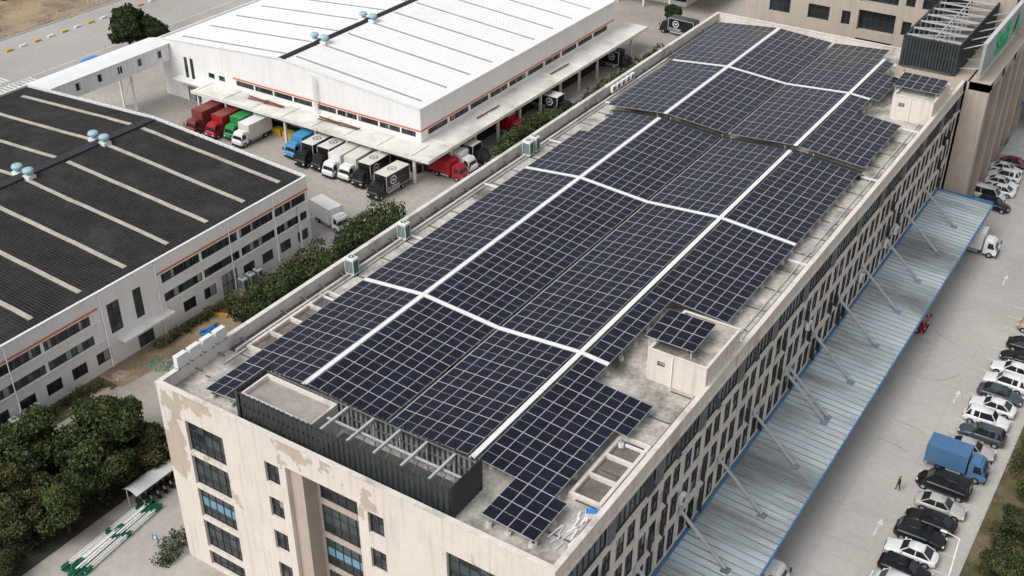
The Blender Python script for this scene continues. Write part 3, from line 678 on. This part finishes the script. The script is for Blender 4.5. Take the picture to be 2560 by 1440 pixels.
def treemesh(name,R,Hh,n,leaf,mats,seed):
    random.seed(seed); cl=[];tr=[((0,0,0),(0,0,Hh*.45),.05*R+.08,.035*R+.05)]
    for i in range(20):
        t=random.uniform(0,6.28); rr=R*random.uniform(.2,.78); z=Hh*random.uniform(.42,.88)
        if i<2: rr=R*.15; z=Hh*.88
        z-= (rr/R)*.2*Hh
        c=R*random.uniform(.22,.42); x=rr*math.cos(t);y=rr*math.sin(t)
        cl.append((x,y,z,c,c,c*.75,(c/R)*2)); tr.append(((0,0,Hh*.3),(x,y,z),.03*R+.03,.02))
    cl.append((0,0,Hh*.5,R*.6,R*.6,Hh*.25,1))
    return foliage(name,cl,n,leaf,mats,tr)
t1=treemesh('tree_big',4.6,8.2,1700,.15,['lf_a','lf_b','lf_k'],1)
t2=treemesh('tree_mid',2.7,5.6,1000,.12,['lf_b','lf_b','lf_a'],2)
t3=treemesh('tree_brown',3.2,6.0,1100,.13,['lf_a','lf_c','lf_k'],3)
t4=treemesh('tree_round',4.4,7.4,1700,.2,['lf_a','lf_a','lf_k'],4)
for (me,x,y,r,s) in ((t1,-15.5,3.8,0,1.05),(t1,-12.4,.2,2,.9),(t3,-11.5,6.8,1,.9),(t2,-11.8,-4.2,0,1.1),(t3,-17.5,-5.4,2.5,1.05),(t1,-20.5,-.6,4,.95),(t3,-14.6,-7.4,1.2,.9),(t4,-107,87,0,1.15),(t4,-103.6,88.5,1,.9),(t2,-11.6,-11.2,0,.6),(t3,-22,-8.5,0,1),(t1,-17.5,6.5,1,.75)):
    inst('broadleaf_tree',me,(x,y,0),r,s)
for x,y,s in ((-7,146,.8),(-9,152,.9),(-6,158,.8),(-10,160,.8),(-28,158,.7),(2,190,1)): inst('broadleaf_tree',t4,(x,y,0),x,s*.7)
def hedge(name,pts,h,w,n,leaf,mats,z=0):
    cl=[]
    for (x,y) in pts: cl.append((x+random.uniform(-.2,.2)*w,y+random.uniform(-.3,.3),h*random.uniform(.35,.68),w*random.uniform(.35,.62),w*random.uniform(.4,.75),h*random.uniform(.35,.62),1))
    o=bpy.data.objects.new(name,foliage(name,cl,n,leaf,mats)); COL.objects.link(o); return o
random.seed(11)
hedge('hedge',[(-24.6+.03*(y-34)+random.uniform(-1.2,1.2),y) for y in np.arange(31,61,1.1)]+[(-22.3+random.uniform(-1,1),y) for y in np.arange(31,61,1.3)],3.2,2.6,420,.13,['lf_a','lf_b','lf_k'])
hedge('hedge',[(-22.6+random.uniform(-1,1),y) for y in np.arange(86,104,1.2)],2.8,2.6,260,.16,['lf_a','lf_b','lf_k'])
hedge('hedge',[(-21.6+random.uniform(-1,1),y) for y in np.arange(106,140,1.5)],2.4,2.4,200,.18,['lf_c','lf_a','lf_k'])
hedge('hedge',[(-27.6+random.uniform(-.3,.3),y) for y in np.arange(-10,13,1)],1.1,1.5,180,.09,['lf_a','lf_c','lf_k'])
hedge('hedge',[(-27.7+random.uniform(-.3,.3),y) for y in np.arange(22,34,.9)],1.1,1.5,180,.09,['lf_a','lf_b','lf_k'])
hedge('shrub_bed',[(random.uniform(-23,-11.6),random.uniform(-13,8)) for i in range(60)],1.5,2.2,180,.11,['lf_k','lf_a','lf_k'])
hedge('shrub_bed',[(random.uniform(61.8,72),random.uniform(24,80)) for i in range(150)],1.3,1.7,170,.10,['lf_c','lf_a','lf_c'])
hedge('shrub_bed',[(random.uniform(-3.5,-.7),random.uniform(-2.5,3)) for i in range(12)],1.0,1.1,150,.08,['lf_a','lf_c','lf_k'])
for x,y,s in ((64,57,.7),(64.5,50.5,.75),(63.9,44,.6),(65,38,.75),(64,33,.6),(66,66,.8),(66,75,.8)): inst('broadleaf_tree',random.choice((t2,t3)),(x,y,0),x*3,s)
# ------------------------------------------------------------------ vehicles
def wheel(mb,x,y,r,w):
    s=1 if y>0 else -1
    mb.cyl((x,y-s*w,r),(x,y,r),r,r,'rubber',16); mb.cyl((x,y,r),(x,y+s*.012,r),r*.62,r*.55,'rim',12)
CARS={}
def carmesh(col,kind='sedan'):
    key=(col,kind)
    if key in CARS: return CARS[key]
    p=PAINT[col]; mb=MB()
    if kind=='sedan': Ln,roof,belt=4.65,1.46,.98; cw,rf,rr,tl=.95,.28,-1.05,-1.85
    elif kind=='suv': Ln,roof,belt=4.6,1.68,1.08; cw,rf,rr,tl=1.0,.45,-1.75,-2.12
    else: Ln,roof,belt=5.1,1.95,1.15; cw,rf,rr,tl=1.75,1.05,-2.3,-2.45
    h=Ln/2; hood=belt-.14
    def ring(x,hw,zt,zb=.28):
        return [(x,-hw*.9,zb),(x,-hw,zb+.18),(x,-hw*1.0,zt-.22),(x,-hw*.93,zt-.05),(x,-hw*.7,zt),(x,hw*.7,zt),(x,hw*.93,zt-.05),(x,hw*1.0,zt-.22),(x,hw,zb+.18),(x,hw*.9,zb)]
    R=[ring(-h,.72,belt-.22,.42),ring(-h+.1,.84,belt-.08,.3),ring(-h+.5,.9,belt),ring(cw-.1,.91,belt),ring(cw+.5,.9,hood),ring(h-.45,.87,hood-.1),ring(h-.12,.78,hood-.2,.3),ring(h,.62,hood-.34,.38)]
    mb.rings(R,p)
    bw,tw=.80,.60 if kind!='van' else .72
    b=[(cw,-bw,belt-.03),(cw,bw,belt-.03),(tl,bw,belt-.03),(tl,-bw,belt-.03)]; t=[(rf,-tw,roof),(rf,tw,roof),(rr,tw,roof),(rr,-tw,roof)]
    for i in range(4):
        j=(i+1)%4; mb.face([b[i],b[j],t[j],t[i]],'glass')
    mb.rings([[(rf+.05,-tw-.02,roof-.02),(rf+.05,tw+.02,roof-.02),(rf,tw*.85,roof+.03),(rf,-tw*.85,roof+.03)],[( (rf+rr)/2,-tw-.04,roof),((rf+rr)/2,tw+.04,roof),((rf+rr)/2,tw*.85,roof+.06),((rf+rr)/2,-tw*.85,roof+.06)],[(rr-.05,-tw-.02,roof-.02),(rr-.05,tw+.02,roof-.02),(rr,tw*.85,roof+.03),(rr,-tw*.85,roof+.03)]],p)
    for i in range(4): mb.beam(b[i],t[i],.08,.07,p)
    xm=(rf+rr)/2
    for s in (-1,1):
        mb.beam((xm-.05,s*bw,belt),(xm-.05,s*(tw+.01),roof),.08,.05,p)
        if kind!='sedan': mb.beam((rr+.35,s*bw,belt),(rr+.35,s*(tw+.01),roof),.3,.05,p)
        mb.box(cw-.25,cw-.08,s*.88 if s>0 else -1.05,1.05 if s>0 else -.88,belt,belt+.13,p)
        for wx in (h-.85,-h+.85):
            mb.cyl((wx,s*.9,.33),(wx,s*.915,.33),.38,.38,'rubber',16); wheel(mb,wx,s*.93,.32,.2)
        mb.box(h-.28,h-.06,s*.58-.16,s*.58+.16,hood-.32,hood-.2,'headl'); mb.box(-h-.02,-h+.12,s*.6-.16,s*.6+.16,belt-.32,belt-.18,'lampred')
    mb.box(h-.06,h+.01,-.4,.4,.42,.58,'rubber'); mb.box(-h-.015,-h+.02,-.25,.25,.5,.62,'markw')
    CARS[key]=mb.mesh('car_'+col+kind); return CARS[key]
def car(col,kind,x,y,rot,name=None):
    inst(name or {'sedan':'parked_car','suv':'parked_suv','van':'parked_van'}[kind],carmesh(col,kind),(x,y,.005),rot,1.03)
TR={}
def truckmesh(cab,boxc,Ln,bh,top='white'):
    key=(cab,boxc,Ln,bh,top)
    if key in TR: return TR[key]
    mb=MB(); p=PAINT[cab]; q=PAINT[boxc]; cl=1.75; W2=1.02; x1=Ln/2; x0=-Ln/2; xc=x1-cl
    prof=[(xc,.55),(x1-.02,.55),(x1,1.15),(x1-.16,1.35),(x1-.5,2.25),(x1-.85,2.42),(xc,2.42)]
    def hw(z): return W2 if z<1.4 else W2-.12*(z-1.4)
    Lr=[(a,-hw(z),z) for a,z in prof]; Rr=[(a,hw(z),z) for a,z in prof]
    mb.face(Lr,p); mb.face(Rr,p)
    for i in range(len(prof)):
        j=(i+1)%len(prof); mb.face([Lr[i],Lr[j],Rr[j],Rr[i]],p)
    mb.face([(x1-.175,-.88,1.42),(x1-.175,.88,1.42),(x1-.48,.82,2.18),(x1-.48,-.82,2.18)],'glass')
    for s in (-1,1):
        mb.face([(x1-.35,s*1.025,1.4),(x1-.62,s*.94,2.15),(xc+.5,s*.94,2.15),(xc+.5,s*1.025,1.4)],'glass')
        mb.box(x1-.05,x1+.08,s*1.12-.06,s*1.12+.06,1.45,1.95,'rubber'); mb.beam((x1-.2,s*.98,1.95),(x1,s*1.12,1.9),.03,.03,'rubber')
        mb.box(x1-.03,x1+.03,s*.75-.17,s*.75+.17,.75,.92,'headl')
        mb.cyl((x1-.85,s*.8,.42),(x1-.85,s*1.03,.42),.42,.42,'rubber',16); mb.cyl((x1-.85,s*1.03,.42),(x1-.85,s*1.045,.42),.22,.2,'rim',12)
        for wx in ([x0+1.5] if Ln<8 else [x0+1.4,x0+2.4]): mb.cyl((wx,s*.62,.42),(wx,s*1.03,.42),.42,.42,'rubber',16); mb.cyl((wx,s*1.03,.42),(wx,s*1.045,.42),.22,.2,'rim',12)
        mb.box(x0+2.2,xc-.6,s*.98-.02,s*.98+.02,.5,.75,'steelg')
    mb.box(x1-.1,x1+.08,-1,1,.35,.62,'rubber'); mb.box(x0+.1,x1-.3,-.4,.4,.5,.85,'dark')
    bw=1.15; xb=xc-.18; zb=.95; zt=bh
    mb.box(x0,xb,-bw,bw,zb,zt,q); mb.box(x0+.03,xb-.03,-bw+.03,bw-.03,zt+.001,zt+.03,PAINT[top] if isinstance(top,str) else top)
    fr='alu' if boxc in('white','cream','black') else q
    for s in (-1,1):
        for z in (zb,zt-.06): mb.box(x0-.01,xb+.01,s*bw-.03,s*bw+.03,z,z+.08,fr)
        for xx in (x0,xb-.07): mb.box(xx-.012,xx+.082,s*bw-.035,s*bw+.035,zb,zt+.025,fr)
        if boxc in ('blue','red','darkred','green','skyblue'):
            n=int((xb-x0)/.28)
            for i in range(n): mb.box(x0+.12+i*.28,x0+.22+i*.28,s*bw-.03,s*bw+.03,zb+.1,zt-.08,q)
    if boxc in ('blue','skyblue','darkred','red'):
        n=int((xb-x0)/.28)
        for i in range(n): mb.box(x0+.12+i*.28,x0+.22+i*.28,-bw+.05,bw-.05,zt+.03,zt+.06,PAINT[top])
    for s in (-.03,.03): mb.box(x0-.03,x0,s-.015,s+.015,zb+.1,zt-.1,'steelg')
    mb.box(x0-.02,x0+.05,-1,1,.55,.75,'rubber'); mb.box(xc+.1,x1-.75,-.75,.75,2.421,2.5,p)
    if boxc=='black':
        def ringm(f,r0,r1,m):
            for i in range(20):
                t=2*math.pi*i/20; t2=2*math.pi*(i+1)/20
                mb.face([f(r0,t),f(r1,t),f(r1,t2),f(r0,t2)],m)
        for s in (-1,1):
            cx=x0+(xb-x0)*.70; cz=(zb+zt)/2+.2
            f=lambda r,t: (cx+r*math.cos(t),s*(bw+.012),cz+r*math.sin(t))
            ringm(f,.5,.68,'markw')
            mb.face([(cx-.25,s*(bw+.012),cz-.15),(cx+.25,s*(bw+.012),cz-.15),(cx+.25,s*(bw+.012),cz+.15),(cx-.25,s*(bw+.012),cz+.15)],'markw')
        cx=x0+(xb-x0)*.5
        f=lambda r,t: (cx+r*math.cos(t),r*math.sin(t),zt+.036)
        ringm(f,.5,.68,PAINT['grey']); mb.face([(cx-.15,-.25,zt+.036),(cx+.15,-.25,zt+.036),(cx+.15,.25,zt+.036),(cx-.15,.25,zt+.036)],PAINT['grey'])
    TR[key]=mb.mesh('truck_%s_%s'%(cab,boxc)); return TR[key]
def truck(cab,boxc,x,y,rot,Ln=6.6,bh=3.3,top='cream',label=None):
    me=truckmesh(cab,boxc,Ln,bh,top)
    if label:
        e=empty('box_truck',(x,y,.005),rot); inst('body',me,(0,0,0),0,1,e)
        text('side_lettering',label,.48,(-Ln/2+.25,-1.19,1.2),(math.pi/2,0,0),'markw',e,.003,.01)
        text('side_lettering',label,.48,(Ln/2-2.2,1.19,1.2),(math.pi/2,0,math.pi),'markw',e,.003,.01)
    else: inst('box_truck',me,(x,y,.005),rot,1)
D=-math.pi/2
truck('darkred','darkred',-69.0,70.6,D,9.5,3.6,'darkred'); truck('red','red',-65.2,70.3,D,7.6,3.4,'darkred'); truck('green','green',-62.2,71.4,D,7.6,3.4,'green'); truck('white','cream',-59.3,70.0,D,7.0,3.4,'white')
truck('skyblue','skyblue',-49.5,71.4,D,7.0,3.2,'skyblue'); 
for x,y,c,b in ((-46.2,70.0,'black','black'),(-43.2,70.3,'black','black'),(-40.3,69.5,'white','white'),(-37.6,69.9,'white','cream'),(-34.6,69.5,'black','black')): truck(c,b,x,y,D+random.uniform(-.03,.03),6.8,3.3,'cream',label='NV EXPRESS' if b=='black' else None)
truck('black','black',-30.0,67.9,D-.04,7.2,3.4,'cream',label='NV EXPRESS')
truck('red','red',-25.6,76.9,0,6.0,2.9,'red'); truck('white','white',-25.9,79.8,0,6.0,3.1,'white'); truck('black','black',-25.8,83.0,0,6.4,3.2,'cream',label='NV EXPRESS')
truck('red','red',-27.4,95,0,6.8,3.3,'white'); truck('black','black',-25.0,106,0,7.0,3.3,'cream',label='NV EXPRESS'); truck('black','black',-26.4,130,0,7,3.3,'black'); truck('black','black',-24,152,math.pi*.98,7.5,3.4,'black',label='NV EXPRESS')
truck('white','white',-30.5,55.6,D*.15,6.6,3.2,'white')
truck('white','white',46.2,97.6,0,6.8,3.4,'white'); truck('red','red',43.3,74.6,0,7.0,3.4,'red'); truck('white','white',44.6,26,0,7,3.6,'white')
truck('blue','blue',56.6,50.9,0,6.0,3.0,'blue')
R0=0; R1=math.pi
for c,k,x,y,r in (('beige','van',58.2,81.6,R1),('black','sedan',58.2,77.0,R0),('black','sedan',57.8,74.1,R1),('white','sedan',57.5,71.3,R1),('white','suv',57.3,68.4,R1),('grey','sedan',57.3,65.8,R0),('white','sedan',57.5,63.2,R1),('white','suv',57.2,60.5,R0),('grey','suv',57.4,57.6,R1),('silver','sedan',57.1,54.6,R0),('black','van',56.6,47.3,R1),('silver','sedan',56.9,44.2,R0),('black','sedan',56.7,41.6,R1),('black','suv',56.5,39.1,R0),('white','sedan',56.4,36.5,R1),('black','sedan',56.5,34.0,R0),('white','van',56.9,31.2,R1),('grey','suv',56.5,28.2,R0),
   ('maroon','sedan',45.2,127.0,0),('white','sedan',44.8,124.4,0),('white','suv',45.1,121.8,R1),('white','sedan',45.2,119.2,0),('white','sedan',45.3,116.6,R1),('black','suv',45.9,111.3,0),('white','van',44.3,113.9,0),('white','sedan',52.5,147,1.5),('white','suv',58.5,90,R1),('black','sedan',58.5,93,R1)):
    car(c,k,x+random.uniform(-.25,.25),y,r+random.uniform(-.04,.04))
# ------------------------------------------------------------------ bottom-left things
mb=MB(); 
for i in range(44):
    a=random.uniform(-1.3,1.3); z=.12+.12*(i%4); d=random.uniform(-.7,.7)
    P0=Vector((-7.9+a*.8,1.6+d,z)); P1=Vector((-7.2+a*.95,-7.6+d,z))
    u=(P0-P1).normalized()
    mb.cyl(P0,P1,.055,.055,'acwhite',6); mb.cyl(P0,P0+u*.9,.09,.09,'pgreen',6); m_=P0.lerp(P1,.42); mb.cyl(m_,m_+u*.6,.09,.09,'pgreen',6); mb.cyl(P1,P1+u*.9,.09,.09,'pgreen',6)
mb.obj('pile_of_poles')
mb=MB(); n=8
for i in range(n):
    a=i/n; b=(i+1)/n; za=2.2+.35*math.sin(math.pi*a); zb=2.2+.35*math.sin(math.pi*b)
    xa=-10.0+1.9*a; xb=-10.0+1.9*b
    mb.hexa([(xa,1.2,za-.04),(xb,1.2,zb-.04),(xb,7.4,zb-.04),(xa,7.4,za-.04),(xa,1.2,za),(xb,1.2,zb),(xb,7.4,zb),(xa,7.4,za)],'acwhite')
for y in (1.4,4.4,7.2): mb.cyl((-9.8,y,0),(-9.8,y,2.3),.05,.05,'steelg',8); mb.beam((-9.95,y,2.2),(-8.2,y,2.2),.05,.05,'steelg')
mb.obj('bicycle_shelter')
for i in range(7):
    mb=MB(); y=2.0+i*.8; x=-8.7
    for dx in (-.6,.6): mb.cyl((dx,-.05,.3),(dx,.05,.3),.3,.3,'rubber',12)
    mb.beam((-.55,0,.45),(.45,0,.5),.25,.25,'dark'); mb.box(-.7,-.1,-.14,.14,.62,.76,'rubber'); mb.beam((.6,0,.3),(.42,0,1.0),.08,.08,'steelg'); mb.beam((.42,-.3,1.0),(.42,.3,1.0),.04,.04,'rubber')
    mb.obj('parked_scooter',None,(x,y,0),.1*i)
mb=MB(); mb.cyl((0,0,0),(0,0,2.3),.04,.04,'steelg',8); mb.box(-.3,.3,-.03,-.0,1.7,2.3,'blue'); mb.box(-.12,.12,-.035,-.031,1.82,2.18,'markw'); mb.obj('parking_sign',None,(-2.6,-1.5,0),.3)
mb=MB()
for i in range(10): mb.beam((random.uniform(-.8,.8),random.uniform(-1.6,-.8),.1+.07*(i%4)),(random.uniform(-.8,.8),random.uniform(.8,1.6),.1+.07*(i%4)),.16,.1,'bluetarp')
mb.obj('pipe_stack',None,(-25.2,27.5,.02),-.3); 
mb=MB()
for i in range(12): mb.beam((random.uniform(-1,1),random.uniform(-1.4,-.6),.1+.07*(i%4)),(random.uniform(-1,1),random.uniform(.6,1.4),.1+.07*(i%4)),.2,.1,'bluetarp')
mb.obj('pipe_stack',None,(-26.6,1.5,.02),.4)
def heap(name,loc,r,m,h=.4):
    mb=MB(); n=18; R=[]
    for k in range(5):
        rr=r*(1-k/5.2); R.append([(math.cos(2*math.pi*i/n)*rr*random.uniform(.75,1.25),math.sin(2*math.pi*i/n)*rr*random.uniform(.75,1.25),h*k/4*random.uniform(.6,1.3)) for i in range(n)])
    mb.rings(R,m,False); mb.obj(name,None,loc)
heap('green_net_heap',(-25.2,19.6,.02),1.6,'netgreen',.3); heap('rubble_heap',(-26,11.8,.02),1.6,'rubble',.3); heap('rubble_heap',(-27.3,15.5,.02),1.0,'rubble',.25)
mb=MB(); mb.box(-1.2,1.2,-.6,.6,0,.3,'yellow'); mb.box(-.9,.9,-.4,.4,.301,.5,'rust'); mb.obj('pallet_stack',None,(-27.2,31,.02),.4)
mb=MB()
for i in range(18):
    x=random.uniform(-.5,1.6); y=random.uniform(-.5,3.5); mb.beam((x,y,18.8+.03*(i%3)),(x+random.uniform(-.2,.3),y+random.uniform(.5,1.6),18.82+.03*(i%3)),.14,.06,'walk' if i%3 else 'alu')
mb.obj('metal_offcuts',None,(37.0,3.0,0))
mb=MB()
for i in range(8): mb.beam((37.2+.12*(i%4),58,18.85+.1*(i//4)),(37.5+.12*(i%4),61,18.85+.1*(i//4)),.07,.05,'alu')
for i in range(8): mb.beam((36.9+.14*i,52+.1*i,18.85),(37.2+.1*i,54,18.85),.07,.05,'alu')
for i in range(8): mb.beam((2.2+.14*i,3.5+.1*i,18.85),(2.6+.1*i,5.6,18.85),.07,.05,'alu')
for i in range(7): mb.beam((31.8+.2*i,93+.5*i,18.85),(32.6+.1*i,95+.6*i,18.85),.14,.08,'walk')
mb.obj('spare_rails')
mb=MB(); mb.box(-.5,.5,-.3,.3,0,.5,'acwhite'); mb.box(-.45,.45,-.25,.25,.501,.55,'bluetarp'); mb.obj('tool_crate',None,(38.1,7.2,18.76),.5)
def lamp(x,y,h=7):
    mb=MB(); mb.cyl((0,0,0),(0,0,h),.09,.05,'acwhite',10); mb.cyl((0,0,0),(0,0,.4),.16,.14,'acwhite',10); mb.beam((0,0,h-.05),(-1.2,0,h+.15),.06,.06,'acwhite'); mb.hexa([(-1.7,-.12,h+.08),(-1.1,-.12,h+.08),(-1.1,.12,h+.08),(-1.7,.12,h+.08),(-1.6,-.08,h+.2),(-1.15,-.08,h+.2),(-1.15,.08,h+.2),(-1.6,.08,h+.2)],'acwhite'); mb.obj('street_lamp',None,(x,y,0))
lamp(60.2,34.5,6); lamp(60.4,68,6); lamp(-135,100,8)
# ------------------------------------------------------------------ people
def person(loc,rot,top,bottom,stride=.18):
    E=empty('person',loc,rot)
    J={'pel':((0,0,.95),.14),'chest':((0,.01,1.28),.155),'neck':((0,.01,1.47),.06),'hb':((0,.02,1.56),.055),
       'hipL':((.1,0,.9),.10),'kneeL':((.11,stride*.9,.5),.065),'ankL':((.11,stride,.09),.045),'toeL':((.12,stride+.17,.04),.04),
       'hipR':((-.1,0,.9),.10),'kneeR':((-.11,-stride*.2,.5),.065),'ankR':((-.11,-stride,.1),.045),'toeR':((-.12,-stride+.17,.04),.04),
       'shL':((.19,0,1.42),.065),'elL':((.25,-.06,1.13),.047),'wrL':((.25,.03,.88),.033),'shR':((-.19,0,1.42),.065),'elR':((-.25,.03,1.13),.047),'wrR':((-.24,.14,.9),.033)}
    ed=[('pel','chest'),('chest','neck'),('neck','hb'),('pel','hipL'),('hipL','kneeL'),('kneeL','ankL'),('ankL','toeL'),('pel','hipR'),('hipR','kneeR'),('kneeR','ankR'),('ankR','toeR'),('chest','shL'),('shL','elL'),('elL','wrL'),('chest','shR'),('shR','elR'),('elR','wrR')]
    k=list(J); me=bpy.data.meshes.new('person_body'); me.from_pydata([J[a][0] for a in k],[(k.index(a),k.index(b)) for a,b in ed],[])
    o=bpy.data.objects.new('body',me); COL.objects.link(o); o.parent=E
    md=o.modifiers.new('s','SKIN'); 
    for i,a in enumerate(k): me.skin_vertices[0].data[i].radius=(J[a][1],J[a][1]*.8); me.skin_vertices[0].data[i].use_root=(i==0)
    ss=o.modifiers.new('ss','SUBSURF'); ss.levels=1; ss.render_levels=1
    m=bpy.data.materials.new('clothes'); m.use_nodes=True; N=m.node_tree.nodes; Lk=m.node_tree.links
    tc=N.new('ShaderNodeTexCoord'); sp=N.new('ShaderNodeSeparateXYZ'); Lk.new(tc.outputs['Object'],sp.inputs[0]); g=N.new('ShaderNodeMath'); g.operation='GREATER_THAN'; g.inputs[1].default_value=.93; Lk.new(sp.outputs[2],g.inputs[0])
    mx=N.new('ShaderNodeMix'); mx.data_type='RGBA'; mx.inputs['A'].default_value=bottom+(1,); mx.inputs['B'].default_value=top+(1,); Lk.new(g.outputs[0],mx.inputs['Factor']); Lk.new(mx.outputs['Result'],N['Principled BSDF'].inputs['Base Color']); N['Principled BSDF'].inputs['Roughness'].default_value=.9
    me.materials.append(m)
    mb=MB(); R=[]
    for z,rx,ry,yo in ((1.53,.045,.05,.03),(1.57,.06,.075,.03),(1.63,.072,.09,.02),(1.69,.077,.098,.01),(1.74,.068,.085,.0),(1.77,.03,.04,0)):
        R.append([(math.cos(t)*rx,math.sin(t)*ry+yo,z) for t in np.linspace(0,6.283,12,endpoint=False)])
    mb.rings(R,'skin'); mb.box(-.012,.012,.105,.135,1.63,1.665,'skin')
    for s in (-1,1): mb.box(s*.03-.01,s*.03+.01,.098,.112,1.668,1.68,'hair'); mb.box(s*.078-.008,s*.078+.008,-.005,.03,1.62,1.67,'skin')
    mb.box(-.022,.022,.1,.11,1.592,1.602,'lampred'); mb.obj('head',E)
    mb=MB(); R=[]
    for z,r,q in ((1.66,.082,.075),(1.71,.084,.085),(1.76,.07,.075),(1.79,.03,.03)): R.append([(math.cos(t)*r,math.sin(t)*q*1.15-.018,z) for t in np.linspace(0,6.283,12,endpoint=False)])
    mb.rings(R,'hair'); mb.obj('hair',E)
    mb=MB()
    for (wx,wy,wz) in ((.25,.03,.88),(-.24,.14,.9)):
        mb.hexa([(wx-.015,wy-.035,wz-.1),(wx+.015,wy-.035,wz-.1),(wx+.015,wy+.045,wz-.1),(wx-.015,wy+.045,wz-.1),(wx-.02,wy-.025,wz),(wx+.02,wy-.025,wz),(wx+.02,wy+.03,wz),(wx-.02,wy+.03,wz)],'skin')
        for i,l in enumerate((.065,.078,.072,.055)):
            y=wy+.035-.022*i; mb.cyl((wx,y,wz-.1),(wx-.008,y,wz-.1-l*.55),.009,.008,'skin',6); mb.cyl((wx-.008,y,wz-.1-l*.55),(wx-.03*(1 if wx>0 else -1),y+.004,wz-.1-l),.008,.006,'skin',6)
        mb.cyl((wx,wy+.045,wz-.04),(wx-.01,wy+.085,wz-.09),.01,.007,'skin',6)
    mb.obj('hands',E)
person((52.6,44.9,.005),2.2,(.015,.015,.018),(.012,.012,.014)); person((31.6,103.6,18.76),1.0,(.62,.72,.06),(.03,.045,.10),.05)
# ------------------------------------------------------------------ sky, light, camera
w=bpy.data.worlds.new('World'); scn.world=w; w.use_nodes=True; nt=w.node_tree; bg=nt.nodes['Background']
sk=nt.nodes.new('ShaderNodeTexSky'); sk.sky_type='NISHITA'; sk.sun_disc=False; sk.sun_elevation=math.radians(50); sk.sun_rotation=math.radians(200); sk.air_density=1; sk.dust_density=4
hs=nt.nodes.new('ShaderNodeHueSaturation'); hs.inputs['Saturation'].default_value=.3
nt.links.new(sk.outputs[0],hs.inputs['Color']); nt.links.new(hs.outputs[0],bg.inputs[0]); bg.inputs[1].default_value=.15
sun=bpy.data.lights.new('sun','SUN'); sun.energy=1.45; sun.angle=math.radians(40); sun.color=(1,.985,.96)
so=bpy.data.objects.new('sun',sun); COL.objects.link(so)
az=math.radians(200); el=math.radians(50); d=Vector((math.sin(az)*math.cos(el),math.cos(az)*math.cos(el),math.sin(el)))
so.rotation_euler=(-d).to_track_quat('-Z','Y').to_euler()
yaw,pitch,roll=-0.5753,0.5616,0.0026
cy,sy=math.cos(yaw),math.sin(yaw); cp,sp=math.cos(pitch),math.sin(pitch)
fwd=Vector((sy*cp,cy*cp,-sp)); right=Vector((cy,-sy,0)); up=right.cross(fwd)
r2=right*math.cos(roll)+up*math.sin(roll); u2=-right*math.sin(roll)+up*math.cos(roll)
cam=bpy.data.cameras.new('camera'); cam.sensor_width=36; cam.lens=2872.26/2560*36; cam.clip_end=5000; cam.clip_start=1
co=bpy.data.objects.new('camera',cam); COL.objects.link(co)
mm=Matrix((r2,u2,-fwd)).transposed().to_4x4(); mm.translation=Vector((67.2772,-48.6814,78.1544)); co.matrix_world=mm
scn.camera=co
scn.view_settings.view_transform='Standard'; scn.view_settings.look='None'; scn.view_settings.exposure=0
